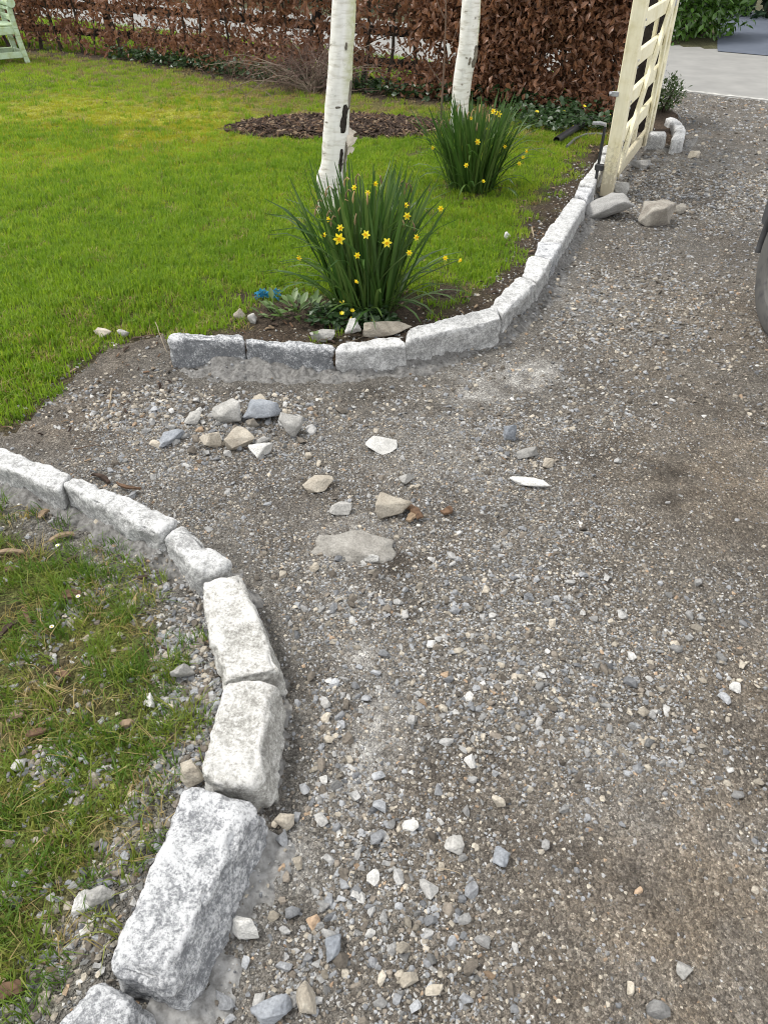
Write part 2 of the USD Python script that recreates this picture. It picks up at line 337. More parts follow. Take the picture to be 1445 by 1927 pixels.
def grass_state(x, y, reg):
    """bare 0..1 (no grass), moss 0..1, straw 0..1"""
    n, n2 = fbm2(x, y, 2.2, 4, 21), fbm2(x, y, 7, 3, 22)
    dB, dO, dH = dist(B_L, x, y), dist(OPEN_L, x, y), dist(HEDGE_L, x, y)
    bare = np.maximum.reduce([1 - ss(0.12, 0.42, dB + (n2 - 0.5) * 0.55), 0.9 * (1 - ss(0.0, 0.12, dO + (n2 - 0.5) * 0.15)), 1 - ss(0.25, 0.95, dH + (n - 0.5) * 0.9)])
    bare = np.maximum.reduce([bare, blob_l(x, y, 560, 600, .32, 1.5), blob_l(x, y, 700, 595, .37, 1.5), blob_l(x, y, 460, 560, .13, 1.0), blob_l(x, y, 840, 550, .22, 1.0), blob_l(x, y, 1000, 420, .2, .6), blob_l(x, y, 980, 480, .16, .8), blob_l(x, y, 1050, 330, .3, .8), blob_l(x, y, 780, 285, .25, .6), blob_l(x, y, 890, 360, .26, .9), blob_l(x, y, 1040, 390, .3, .8), blob_l(x, y, 1100, 290, .25, .5)])
    e = ((x - MULCH_C[0]) / MULCH_R[0]) ** 2 + ((y - MULCH_C[1]) / MULCH_R[1]) ** 2 + (n2 - 0.5) * 0.7
    bare = np.maximum(bare, 1 - ss(0.85, 1.25, e))
    moss = np.maximum.reduce([blob_l(x, y, 270, 235, 1.3, 1.2), blob_l(x, y, 560, 330, .8, .12), blob_l(x, y, 900, 420, .4, .15), blob_l(x, y, 120, 200, .8), blob_l(x, y, 380, 190, .7, .8), blob_l(x, y, 20, 230, .6, .9), blob_l(x, y, 500, 195, .6, .4)]) * ss(0.3, 0.6, n + 0.12)
    straw = np.clip((1 - ss(0.6, 2.3, dH + (n - 0.5) * 1.6)) * 0.9 + ss(0.62, 0.75, n2) * 0.5 + ss(.5, .2, dO) * .25, 0, 1)
    if np.any(reg == 2):
        dA = dist(A_L, x, y)
        wd = 1 - ss(.75, 1.5, y); b2 = np.maximum.reduce([1 - ss(0.08 + .025 * wd, 0.14 + .04 * wd, dA + (n2 - 0.5) * 0.14), ss(0.46, 0.62, n) * 0.85, ss(.55, .7, n2) * .6, blob(x, y, 340, 1210, .09, 1), blob(x, y, 60, 1010, .12, .9), blob(x, y, 110, 1260, .08, .9), blob(x, y, 250, 1060, .1, .8), blob(x, y, 20, 1160, .08, .7), blob(x, y, 200, 1330, .08, .5)])
        bare = np.where(reg == 2, b2, bare); moss = np.where(reg == 2, 0, moss)
        straw = np.where(reg == 2, np.clip(blob(x, y, 290, 1170, .09, 1.0) + 0.55 * ss(.42, .65, n2) + blob(x, y, 190, 1650, .1, .5), 0, 1), straw)
    return np.clip(bare, 0, 1), np.clip(moss, 0, 1), straw

# ------------------------------------------------------------------ terrain
xs = np.unique(np.round(np.concatenate([np.arange(-14, -2.2, 0.16), np.arange(-2.2, 2.4, 0.022), np.arange(2.4, 4.5, 0.06), np.arange(4.5, 12.1, 0.25)]), 4))
ys = np.unique(np.round(np.concatenate([np.arange(-1.5, 0.3, 0.12), np.arange(0.3, 4.4, 0.022), np.arange(4.4, 9.5, 0.05), np.arange(9.5, 26, 0.2)]), 4))
X, Y = np.meshgrid(xs, ys, indexing='ij')
ny = len(ys); xf, yf = X.ravel(), Y.ravel()
regv = region(xf, yf); zf = height(xf, yf, regv)
pale, wet, brown, stony = drive_fields(xf, yf)
bare, moss, straw = grass_state(xf, yf, regv)
_e = 0.35 + 0.95 * ss(.36, .6, fbm2(xf, yf, 17, 4, 71)); wet, pale, brown = np.clip(wet * _e, 0, 1), np.clip(pale * (0.35 + 0.95 * ss(.36, .6, fbm2(xf, yf, 21, 4, 72))), 0, 1), np.clip(brown * (0.5 + 0.7 * ss(.36, .6, fbm2(xf, yf, 13, 4, 73))), 0, 1)
t_drive = np.tile([0.152, 0.142, 0.128], (len(xf), 1))
t_drive = mixc(t_drive, brown * 0.75, (0.205, 0.17, 0.13)); t_drive = mixc(t_drive, (0.6 - .45 * brown) * ss(.48, .66, fbm2(xf, yf, 4.3, 4, 61)), (0.115, 0.10, 0.084)); t_drive = mixc(t_drive, wet * 0.95, (0.062, 0.053, 0.044)); t_drive = mixc(t_drive, pale * 0.95, (0.40, 0.395, 0.38))
dAB = np.minimum(dist(A_L, xf, yf), dist(B_L, xf, yf)); t_drive = mixc(t_drive, 0.5 * (1 - ss(0.12, 0.3, dAB)), (0.14, 0.135, 0.125))
t_lawn = np.tile([0.10, 0.12, 0.024], (len(xf), 1))
t_lawn = mixc(t_lawn, moss, (0.27, 0.28, 0.03)); t_lawn = mixc(t_lawn, straw * 0.6, (0.16, 0.125, 0.06)); t_lawn = mixc(t_lawn, bare, (0.06, 0.045, 0.032))
t_lawn = mixc(t_lawn, np.where(regv == 2, 0.8 * (1 - ss(0.12, 0.27, dist(A_L, xf, yf))), 0), (0.17, 0.165, 0.155))
I, J = np.meshgrid(np.arange(len(xs) - 1), np.arange(ny - 1), indexing='ij')
quads = np.stack([I * ny + J, (I + 1) * ny + J, (I + 1) * ny + J + 1, I * ny + J + 1], -1).reshape(-1, 4)
qreg = region(xf[quads].mean(1), yf[quads].mean(1))
pts = np.stack([xf, yf, zf], 1)
M_DRIVE = ground_mat('drive_gravel', 135.0, 0.62); M_SOIL = ground_mat('garden_soil', 90.0, 0.55, bump=0.012, fine=260.0)
M_ROAD = plain_mat('road_asphalt', (0.27, 0.266, 0.25), 0.95, .15, scale=3.0, col2=(0.22, 0.217, 0.206)); M_TARMAC = plain_mat('dark_tarmac', (0.105, 0.12, 0.15), 0.9, .2, scale=2.0, col2=(0.085, 0.098, 0.125))
def sheet(name, ids, mat, tint, kind='structure'):
    q = quads[np.isin(qreg, ids)]
    used, inv = np.unique(q, return_inverse=True)
    m = obj(name, (pts[used], inv.reshape(-1, 4)), mat, smooth=True, kind=kind)
    primvar(m, 'tint', tint[used]); return m
sheet('driveway', [0], M_DRIVE, t_drive)
sheet('lawn_ground', [1], M_SOIL, t_lawn)
sheet('garden_patch', [2], M_SOIL, t_lawn)
t_verge = mixc(np.tile([0.075, 0.10, 0.024], (len(xf), 1)), ss(.45, .6, fbm2(xf, yf, 1.5, 3, 5)), (0.11, 0.09, 0.05))
sheet('verge', [3], M_SOIL, t_verge)
t_bed = np.tile([0.085, 0.062, 0.045], (len(xf), 1)); sheet('planting_bed', [6], M_SOIL, t_bed)
s_all = road_s(xf, yf)
t_road = np.tile([0.31, 0.305, 0.285], (len(xf), 1)); t_road = mixc(t_road, ss(.4, .65, fbm2(xf, yf, .8, 3, 8)) * .6, (0.255, 0.25, 0.24)); t_road = mixc(t_road, ss(2.9, 3.55, s_all) * .55, (0.34, 0.29, 0.24))
sheet('road', [4], M_ROAD, t_road)
SLAB = shapely.Polygon([(4.72, 12.55), (9.5, 9.0), (14.0, 13.5), (6.4, 17.6)])
t_far = mixc(np.tile([0.10, 0.085, 0.06], (len(xf), 1)), np.full(len(xf), .5), (0.07, 0.085, 0.03)); sheet('far_verge', [5], M_SOIL, t_far)
g = obj('ground', (np.array([(-400, -300, -0.12), (400, -300, -0.12), (400, 500, -0.12), (-400, 500, -0.12)], float), np.array([[0, 1, 2, 3]])), M_SOIL, kind='structure')
primvar(g, 'tint', np.tile([0.09, 0.1, 0.035], (4, 1)))
# slate-dark tarmac entrance across the road
sl = np.array([(4.85, 12.62), (9.5, 9.15), (14.5, 13.2), (6.55, 17.9)])
gx, gy = np.meshgrid(np.linspace(0, 1, 30), np.linspace(0, 1, 30), indexing='ij')
bl = ((1 - gx) * (1 - gy))[..., None] * sl[0] + (gx * (1 - gy))[..., None] * sl[1] + (gx * gy)[..., None] * sl[2] + ((1 - gx) * gy)[..., None] * sl[3]
zz = height(bl[..., 0].ravel(), bl[..., 1].ravel(), np.full(900, 5)).reshape(30, 30) + 0.008
ii, jj = np.meshgrid(np.arange(29), np.arange(29), indexing='ij')
m = obj('tarmac_entrance', (np.concatenate([bl, zz[..., None]], -1).reshape(-1, 3), np.stack([ii * 30 + jj, (ii + 1) * 30 + jj, (ii + 1) * 30 + jj + 1, ii * 30 + jj + 1], -1).reshape(-1, 4)), M_TARMAC, smooth=True, kind='structure')
primvar(m, 'tint', np.tile([0.10, 0.115, 0.145], (900, 1)))
# painted edge line
e0, e1 = np.array([3.28, 9.61]) - 1.2 * np.array([0.8, -0.6]), np.array([3.28, 9.61]) + 1.15 * np.array([0.8, -0.6])
nn = np.array([0.6, 0.8]); rg = np.random.default_rng(3)
tt = np.linspace(0, 1, 60); c = e0 + (e1 - e0) * tt[:, None] + nn * 0.09
wv = 0.045 + rg.uniform(-0.012, 0.012, 60)
v = np.vstack([np.c_[c - nn * wv[:, None], np.full(60, 0.004)], np.c_[c + nn * (wv + rg.uniform(-.01, .01, 60))[:, None], np.full(60, 0.004)]])
obj('edge_line', (v, np.array([[i, i + 1, 61 + i, 60 + i] for i in range(59)])), plain_mat('road_paint', (0.50, 0.49, 0.45), 0.85, noise=0.3, scale=9, col2=(0.26, 0.255, 0.24), n_lo=.4, n_hi=.62), kind='structure')

# ------------------------------------------------------------------ kerb stones
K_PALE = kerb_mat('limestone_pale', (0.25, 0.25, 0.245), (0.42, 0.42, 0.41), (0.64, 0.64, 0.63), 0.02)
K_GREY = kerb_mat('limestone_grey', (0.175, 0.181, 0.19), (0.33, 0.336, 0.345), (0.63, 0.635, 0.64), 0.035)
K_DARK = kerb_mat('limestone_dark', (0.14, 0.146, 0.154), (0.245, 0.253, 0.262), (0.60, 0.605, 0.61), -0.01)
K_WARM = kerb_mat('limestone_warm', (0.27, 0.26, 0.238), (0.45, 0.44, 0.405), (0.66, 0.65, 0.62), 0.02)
def kerb(quad, seed, mat, label, top=0.13, bottom=-0.07, res=1.0, r=0.022, rough=1.0, name='kerb_stone', flare=0.0):
    rng = np.random.default_rng(seed + 100)
    a0, a1, b0, b1 = (G(*p, top)[:2] for p in quad)
    L = np.linalg.norm((a0 + b0) / 2 - (a1 + b1) / 2); Wd = (np.linalg.norm(a0 - b0) + np.linalg.norm(a1 - b1)) / 2; H = top - bottom
    L += 0.008
    n = np.maximum(3, (np.array([L, Wd, H]) / (0.0085 / res)).astype(int))
    bx = trimesh.creation.box(extents=(1, 1, 1))
    vs, fs, off = [], [], 0
    for ax in range(3):
        for sgn in (-1, 1):
            u, w = [k for k in range(3) if k != ax]
            gu, gw = np.meshgrid(np.linspace(-1, 1, n[u] + 1), np.linspace(-1, 1, n[w] + 1), indexing='ij')
            p = np.zeros(gu.shape + (3,)); p[..., ax] = sgn; p[..., u] = gu; p[..., w] = gw
            k = n[w] + 1; i, j = np.meshgrid(np.arange(n[u]), np.arange(n[w]), indexing='ij')
            q = np.stack([i * k + j, (i + 1) * k + j, (i + 1) * k + j + 1, i * k + j + 1], -1).reshape(-1, 4)
            if (sgn > 0) ^ (ax == 1): pass
            else: q = q[:, ::-1]
            vs.append(p.reshape(-1, 3)); fs.append(q + off); off += p.size // 3
    v, f = np.vstack(vs), np.vstack(fs)
    half = np.array([L, Wd, H]) / 2
    p = v * half
    # rounded box with a radius that wanders
    rr = r * (0.7 + 0.9 * meshkit.fbm(p * 9 + seed * 3.3, 2, seed))[:, None]
    inner = np.clip(p, -(half - rr), half - rr); dv = p - inner
    ln = np.linalg.norm(dv, axis=1, keepdims=True)
    edge = (np.abs(p) > half - rr * 0.95).sum(1)
    q = inner + np.where(ln > 1e-9, dv / np.maximum(ln, 1e-9) * np.minimum(ln, rr), 0)
    nrm = np.where(ln > 1e-9, dv / np.maximum(ln, 1e-9), v)
    big, mid_, fine = meshkit.fbm(p * 6.5 + seed * 5.7, 3, seed) - 0.5, meshkit.fbm(p * 24 + seed, 3, seed + 1) - 0.5, meshkit.fbm(p * 75 + seed, 3, seed + 2) - 0.5
    chip = np.clip(meshkit.noise(p * 26 + seed * 1.7, seed + 4) - 0.52, 0, 1) * (edge >= 2)
    q = q + nrm * ((0.034 * big + 0.016 * mid_ + 0.011 * fine - 0.045 * chip) * rough)[:, None]
    # a couple of large broken facets
    for _ in range(5):
        sg = rng.choice([-1, 1], 3); fn = sg * np.array([rng.uniform(.2, 1), rng.uniform(.3, 1), rng.uniform(.3, 1)]); fn /= np.linalg.norm(fn)
        dcut = np.abs(half * fn).sum() * rng.uniform(0.86, 0.96)
        over = np.clip(q @ fn - dcut, 0, None); q = q - fn * (over * 0.92)[:, None]
    uu, ww = (q[:, 0] / L + 0.5), (q[:, 1] / Wd + 0.5)
    xy = (1 - uu)[:, None] * ((1 - ww)[:, None] * a0 + ww[:, None] * b0) + uu[:, None] * ((1 - ww)[:, None] * a1 + ww[:, None] * b1)
    bn = (b0 + b1 - a0 - a1); bn = bn / np.linalg.norm(bn); xy = xy + bn * (flare * ss(.3, 1, ww) * (0.5 - q[:, 2] / H) * 1.4)[:, None]
    z = (top + bottom) / 2 + q[:, 2] + rng.uniform(-0.006, 0.006) + (uu - .5) * rng.uniform(-0.012, 0.012)
    P = np.c_[xy, z]
    # turned the right way out, whatever way round the corners run
    m = trimesh.Trimesh(P, np.vstack([f[:, [0, 1, 2]], f[:, [0, 2, 3]]]), process=False)
    m.merge_vertices(digits_vertex=6); keep_w = None
    trimesh.repair.fix_normals(m)
    from scipy.spatial import cKDTree
    _, near = cKDTree(P).query(m.vertices)
    wear_toplight = 0.045 * (edge >= 2) + 0.085 * np.clip(nrm[:, 2], 0, 1) + 0.10 * np.clip(mid_ * 3, -0.6, 0.8) + 0.06 * np.clip(fine * 3, -0.6, 0.8) - 0.03  # edge wear and white bruising, plus light from above painted paler on upward faces
    c0 = np.r_[(a0 + a1 + b0 + b1) / 4, 0]
    o = obj(name, (np.array(m.vertices), np.array(m.faces)), mat, smooth=True, label=label, cat='kerb stone')
    primvar(o, 'wear_toplight', wear_toplight[near])
    return o
LA = ['pale kerb stone running out of the left picture edge, first of the near curve', 'long pale kerb stone beside the dark mortar, above the bark chips', 'short speckled kerb stone at the bend of the near curve',
      'long smooth pale kerb stone beside the yellowed grass tuft', 'chunky warm white kerb stone with a rounded end, beyond the big blue grey one', 'largest blue grey white-frosted kerb stone, with a broken ledge at its far end', 'kerb stone cut off by the bottom picture edge']
TA = [K_PALE, K_PALE, K_PALE, K_WARM, K_WARM, K_GREY, K_GREY]
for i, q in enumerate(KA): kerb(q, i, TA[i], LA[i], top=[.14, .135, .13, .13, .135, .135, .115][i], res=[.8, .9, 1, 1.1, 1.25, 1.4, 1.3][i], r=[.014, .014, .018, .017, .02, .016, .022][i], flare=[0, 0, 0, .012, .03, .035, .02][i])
LB = ['dark blue grey kerb stone at the free left end of the far curve', 'long dark grey kerb stone second from the free left end of the far curve', 'stubby rounded kerb stone in front of the pointed white rock', 'longest pale kerb stone below the front daffodil clump',
      'rugged kerb stone where the far curve turns towards the gate', 'blocky white kerb stone beside the grey mortar smear', 'short speckled grey kerb stone just past the blocky white one', 'white kerb stone level with the bare soil by the lawn edge', 'long whitish kerb stone next before the small dark one near the gate foot', 'small dark veined kerb stone level with the foot of the gate',
      'kerb stone left of the drop bolt, next to the small dark one', 'narrow kerb stone left of the middle of the drop bolt', 'small white kerb stone left of the drop bolt handle', 'last kerb stone of the far curve, half hidden by the gate stile']
TB = [K_DARK, K_DARK, K_PALE, K_PALE, K_PALE, K_PALE, K_GREY, K_PALE, K_PALE, K_GREY, K_PALE, K_PALE, K_PALE, K_PALE]
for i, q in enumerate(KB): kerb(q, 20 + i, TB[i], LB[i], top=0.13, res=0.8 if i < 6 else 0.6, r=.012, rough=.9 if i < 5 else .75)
LC = ['squared white kerb stone behind the foot of the open gate', 'rounded white kerb stone at the corner of the planting bed beyond the gate', 'curved-in white kerb stone between the corner stone and the small shrub', 'farthest small white kerb stone beside the little evergreen shrub']
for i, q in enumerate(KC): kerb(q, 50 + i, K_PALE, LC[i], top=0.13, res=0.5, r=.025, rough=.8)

# mortar haunching along the kerbs
MORT = []
def haunch(line, side, width, hgt, seed, label, n=None, skip=None, mat=None):
    line = np.asarray(line); ls = shapely.LineString(line); n = n or int(ls.length / 0.008)
    s = np.linspace(0, ls.length, n); P = np.array([ls.interpolate(a).coords[0] for a in s])
    T = np.gradient(P, axis=0)
    for _ in range(6): T[1:-1] = (T[:-2] + T[1:-1] * 2 + T[2:]) / 4
    T /= np.linalg.norm(T, axis=1, keepdims=True); N = np.c_[-T[:, 1], T[:, 0]] * side
    k = 22; t = np.linspace(0, 1, k)
    wn = width * (0.55 + 0.9 * meshkit.fbm(np.c_[s * 4, s * 0 + seed, s * 0], 3, seed)); hn = hgt * (0.55 + 0.9 * meshkit.fbm(np.c_[s * 3.3, s * 0 + seed + 9, s * 0], 3, seed + 1))
    if skip is not None: hn = hn * skip(s / ls.length)
    xy = P[:, None] + N[:, None] * (t[None, :, None] * wn[:, None, None])
    x, y = xy[..., 0].ravel(), xy[..., 1].ravel()
    base = height(x, y, np.where(np.ones(len(x)) > 0, 0 if True else 0, 0)).reshape(n, k)
    lump = meshkit.fbm(np.stack([x * 28, y * 28, x * 0 + seed], -1), 4, seed + 2).reshape(n, k) - 0.5
    prof = (1 - t[None]) ** 1.3
    z = base + hn[:, None] * prof + (meshkit.fbm(np.stack([x * 85, y * 85, x * 0 + seed], -1), 3, seed + 7).reshape(n, k) - .5) * .016 + lump * 0.05 * (1 - 0.6 * t[None] ** 4) - 0.006 - 0.03 * (t[None] ** 4)
    i, j = np.meshgrid(np.arange(n - 1), np.arange(k - 1), indexing='ij')
    q = np.stack([i * k + j, (i + 1) * k + j, (i + 1) * k + j + 1, i * k + j + 1], -1).reshape(-1, 4)
    MORT.append(np.c_[x, y, z.ravel()])
    return obj('mortar_haunch', (np.c_[x, y, z.ravel()], q), mat or M_MORTAR, smooth=True, label=label, cat='mortar')
M_MORTAR = plain_mat('wet_mortar', (0.22, 0.215, 0.205), 0.92, 0.15, noise=.25, scale=60, bump=0.010, col2=(0.10, 0.096, 0.09), n_lo=.34, n_hi=.62)
BOFF = np.array([(G(*q[2], .13)[:2] * .8 + G(*q[0], .13)[:2] * .2) for q in KB] + [G(*KB[-1][3], .13)[:2]])
haunch(BOFF[:12], -1, 0.15, 0.045, 3, 'lumpy grey mortar fillet along the drive side of the far kerb curve', skip=lambda u: ss(0.0, 0.06, u))
ADRV = np.array([(G(*q[2], .13)[:2] * .8 + G(*q[0], .13)[:2] * .2) for q in KA] + [G(*KA[-1][3], .13)[:2]])
haunch(ADRV[2:6], 1, 0.11, 0.03, 5, 'dark lumpy mortar on the drive side of the near kerb curve', skip=lambda u: 1 - ss(.85, 1, u))
haunch(ADRV[5:], 1, 0.20, 0.035, 6, 'smooth pale mortar smear beside the largest kerb stone, drive side', mat=plain_mat('drying_mortar', (0.28, 0.277, 0.268), 0.92, 0.15, scale=55, bump=0.009, col2=(0.15, 0.146, 0.138), n_lo=.34, n_hi=.6))
APAT = np.array([(G(*q[0], .13)[:2] * .8 + G(*q[2], .13)[:2] * .2) for q in KA] + [G(*KA[-1][1], .13)[:2]])
haunch(APAT[:4], -1, 0.17, 0.08, 7, 'dark rough mortar below the near kerb stones on the grass side', skip=lambda u: 1 - ss(0.75, 1.0, u))
haunch(APAT[5:], -1, 0.10, 0.025, 8, 'crumbly mortar and grit beside the largest kerb stone, grass side')
CCL = np.array([G(1212, 277)[:2], G(1240, 279)[:2], G(1262, 281)[:2], G(1284, 279)[:2], G(1296, 262)[:2]])
haunch(CCL - [0, .0], -1, 0.12, 0.03, 9, 'mortar footing under the white kerb stones beyond the gate')

# ------------------------------------------------------------------ scattering helpers
def instancer(name, protos, pos, rot, scl, idx, **kw):
    """protos: (child name, mesh, material)"""
    pi = UsdGeom.PointInstancer.Define(stage, f'/World/{uname("/World", name)}')
    paths = []
    for nm, me, ma in protos:
        pp = str(pi.GetPath()); p = f'{pp}/{uname(pp, nm)}'
        usdkit.mesh(stage, p, me, ma, False); paths.append(Sdf.Path(p))
    pi.CreatePrototypesRel().SetTargets(paths)
    pi.CreatePositionsAttr(Vt.Vec3fArray.FromNumpy(np.asarray(pos, np.float32)))
    pi.CreateScalesAttr(Vt.Vec3fArray.FromNumpy(np.asarray(scl, np.float32)))
    pi.CreateProtoIndicesAttr(Vt.IntArray.FromNumpy(np.asarray(idx, np.int32)))
    pi.CreateOrientationsAttr(Vt.QuathArray([Gf.Quath(float(a), float(b), float(c), float(d)) for a, b, c, d in rot]))
    return meta(pi, **kw)
def rquat(rng, n, tilt=None):
    """random turns about z, with a random tilt (radians, None: any orientation)"""
    if tilt is None:
        q = rng.normal(size=(n, 4)); return q / np.linalg.norm(q, axis=1, keepdims=True)
    a = rng.uniform(0, 2 * np.pi, n); b = rng.normal(0, tilt, n); ax = rng.uniform(0, 2 * np.pi, n)
    qz = np.c_[np.cos(a / 2), a * 0, a * 0, np.sin(a / 2)]; qt = np.c_[np.cos(b / 2), np.sin(b / 2) * np.cos(ax), np.sin(b / 2) * np.sin(ax), a * 0]
    w1, x1, y1, z1 = qt.T; w2, x2, y2, z2 = qz.T
    return np.c_[w1*w2-x1*x2-y1*y2-z1*z2, w1*x2+x1*w2+y1*z2-z1*y2, w1*y2-x1*z2+y1*w2+z1*x2, w1*z2+x1*y2-y1*x2+z1*w2]
def in_view(x, y, m=0.12, z=0.0):
    f = y * _cp + (EYE - z) * _sp; u = x / f; v = (y * _sp - (EYE - z) * _cp) / f
    return (np.abs(u) < 0.516 + m) & (v > -0.688 - m) & (v < 0.688 + m)
KERB_POLYS = shapely.union_all([shapely.MultiPoint([G(*p, .10)[:2] for p in q]).convex_hull.buffer(-0.005) for q in KA + KB + KC])
shapely.prepare(KERB_POLYS)

# ------------------------------------------------------------------ gravel
from scipy.spatial import cKDTree
MORT = np.vstack(MORT); MTREE = cKDTree(MORT[:, :2])
def top_of(x, y, z):
    d, i = MTREE.query(np.c_[x, y]); return np.where(d < 0.018, np.maximum(z, MORT[i, 2]), z), d < 0.018
rng = np.random.default_rng(7)
PSH = [hull_rock(200 + k, (1.0, rr, hh), n=12, sub=0, lap=0, rough=0) for k, (rr, hh) in enumerate([(.8, .5), (.62, .42), (.9, .62), (.7, .35)])]
protos, pcol = [], []
for k in range(6):
    for sh in (PSH[k % 4], PSH[(k + 1) % 4]): protos.append(('pebble_shape', sh, M_PEB[k])); pcol.append(k)
pcol = np.array(pcol)
def pick_colour(n, brownness, pal):
    p = np.array([0.33, 0.21, 0.14, 0.045, 0.025, 0.25])
    c = rng.choice(6, n, p=p / p.sum())
    swap = rng.random(n) < brownness * 0.45
    c[swap] = rng.choice([2, 5, 5, 4], swap.sum(), p=[.4, .3, .22, .08])
    return c
pos, scl, col = [], [], []
def scatter(n, box, smin, smax, dens, power=2.2, reg_ok=(0,)):
    x = rng.uniform(box[0], box[1], n); y = rng.uniform(box[2], box[3], n)
    k = in_view(x, y); x, y = x[k], y[k]
    rg_ = region(x, y); k = np.isin(rg_, reg_ok) & ~inside(KERB_POLYS, x, y); x, y, rg_ = x[k], y[k], rg_[k]
    pa, we, br, st = drive_fields(x, y)
    k = rng.random(len(x)) < dens(x, y, pa, we, br, st, rg_)
    x, y, rg_, br = x[k], y[k], rg_[k], br[k]
    s = smin + (smax - smin) * rng.random(len(x)) ** power
    z, on = top_of(x, y, height(x, y, rg_)); k = ~on | (rng.random(len(x)) < 0.24); x, y, z, s, br = x[k], y[k], z[k], s[k], br[k]; z = z + s * rng.choice([-0.06, 0.0, 0.10], len(s), p=[.35, .35, .3])
    # grit rides up the mortar
    pos.append(np.c_[x, y, z]); scl.append(np.c_[s, s, s * rng.uniform(.7, 1.1, len(s))]); col.append(pick_colour(len(x), np.clip(br, 0, 1), None))
nz = lambda x, y, s, sd: fbm2(x, y, s, 3, sd)
drive_d = lambda lo: (lambda x, y, pa, we, br, st, r: np.clip(lo + 1.0 * st + 0.9 * (nz(x, y, 3.1, 31) - 0.5) - 0.45 * br * (1 - st) - 0.7 * pa - 0.55 * we, 0.03, 1) * (0.75 + 0.5 * ss(.35, .6, nz(x, y, 11, 32))))
scatter(170000, (-1.2, 2.2, 0.35, 2.6), 0.005, 0.013, drive_d(0.5), 1.8)          # near grit
scatter(48000, (-1.6, 2.6, 0.35, 3.6), 0.009, 0.024, drive_d(0.25), 2.4)           # pebbles
scatter(15000, (-1.7, 2.6, 0.35, 4.2), 0.018, 0.04, lambda x, y, pa, we, br, st, r: np.clip(0.05 + 0.9 * st ** 1.4 - 0.3 * br * (1 - st) - .3 * we, 0.01, 1) * ss(.3, .55, nz(x, y, 7, 34)), 2.0)
scatter(110000, (-1.7, 3.2, 2.5, 6.2), 0.008, 0.030, drive_d(0.36), 2.8)
scatter(22000, (0.8, 4.6, 5.2, 9.4), 0.014, 0.045, drive_d(0.45), 2.2)
# grit spilled over the garden side of the kerbs
edge_d = lambda x, y, pa, we, br, st, r: np.where(r == 2, 1.2 * (1 - ss(.13, .25, dist(A_L, x, y))) + 0.05 + 0.35 * ss(.5, .65, nz(x, y, 5, 77)), np.clip(0.45 * (1 - ss(.1, .3, dist(B_L, x, y))) + 0.4 * (1 - ss(0, .2, dist(OPEN_L, x, y))) + blob(x, y, 900, 560, .2, .3), 0, 1))
scatter(70000, (-2.2, 2.0, 0.3, 6.2), 0.006, 0.026, edge_d, 2.6, (1, 2, 6))
scatter(34000, (-1.0, -.15, 0.3, 1.7), 0.007, 0.028, edge_d, 2.4, (2,))
pos, scl, col = np.vstack(pos), np.vstack(scl), np.concatenate(col)
n = len(pos)
instancer('gravel', protos, pos, rquat(rng, n, 0.5), scl, col * 2 + rng.integers(0, 2, n), label='loose grey limestone gravel and grit spread over the driveway', cat='gravel', kind='stuff')

# the pebbles one can pick out
GROUPS = {k: f'{w} pebbles loose on the driveway' for k, w in enumerate(PEB_WORD)}
SEL = []
r2 = np.random.default_rng(17)
tries = 0
while len(SEL) < 285 and tries < 20000:
    tries += 1
    pile = r2.random() < .18
    px, py = (r2.normal(450, 90), r2.normal(815, 35)) if pile else (r2.uniform(330, 1440), r2.uniform(740, 1925))
    c = G(px, py)
    rg_ = region(c[:1], c[1:2])[0]
    if rg_ != 0 or inside(KERB_POLYS, c[0], c[1]) or shapely.distance(shapely.Point(c[0], c[1]), KERB_POLYS) < 0.03: continue
    _, _, br, st = (float(f[0]) for f in drive_fields(c[:1], c[1:2]))
    if r2.random() > 0.05 + 0.95 * st ** 1.3 - 0.05 * br: continue
    s = 0.024 + 0.028 * r2.random() ** 1.5 if py > 1480 else 0.02 + 0.022 * r2.random() ** 1.6 if py > 1300 else 0.021 + 0.022 * r2.random() ** 1.6
    if pile: s = r2.uniform(.028, .06)
    if any((c[0] - q[0]) ** 2 + (c[1] - q[1]) ** 2 < (0.6 * (s + q[2])) ** 2 for q in SEL): continue
    SEL.append((c[0], c[1], s))
PEBM = [hull_rock(300 + k, (1.0, r2.uniform(.62, .9), r2.uniform(.42, .68)), n=16, sub=1, lap=0, rough=0.03) for k in range(10)]
zs = height(np.array([q[0] for q in SEL]), np.array([q[1] for q in SEL]))
# ------------------------------------------------------------------ the larger rocks, each a thing
R_GREY = rock_mat('rock_grey', (0.22, 0.215, 0.2), (0.40, 0.39, 0.365), 18, var=.12); R_BLUE = rock_mat('rock_blue', (0.15, 0.165, 0.185), (0.31, 0.325, 0.345), 18, var=.12)
R_TAN = rock_mat('rock_tan', (0.27, 0.235, 0.185), (0.46, 0.42, 0.35), 20, var=.12); R_WHITE = rock_mat('rock_white', (0.40, 0.395, 0.37), (0.63, 0.62, 0.59), 24, var=.1)
R_MUD = rock_mat('rock_muddy', (0.16, 0.14, 0.115), (0.33, 0.31, 0.27), 12, var=.12); R_CONC = rock_mat('concrete_lump', (0.24, 0.235, 0.225), (0.37, 0.365, 0.35), 14, var=.1)
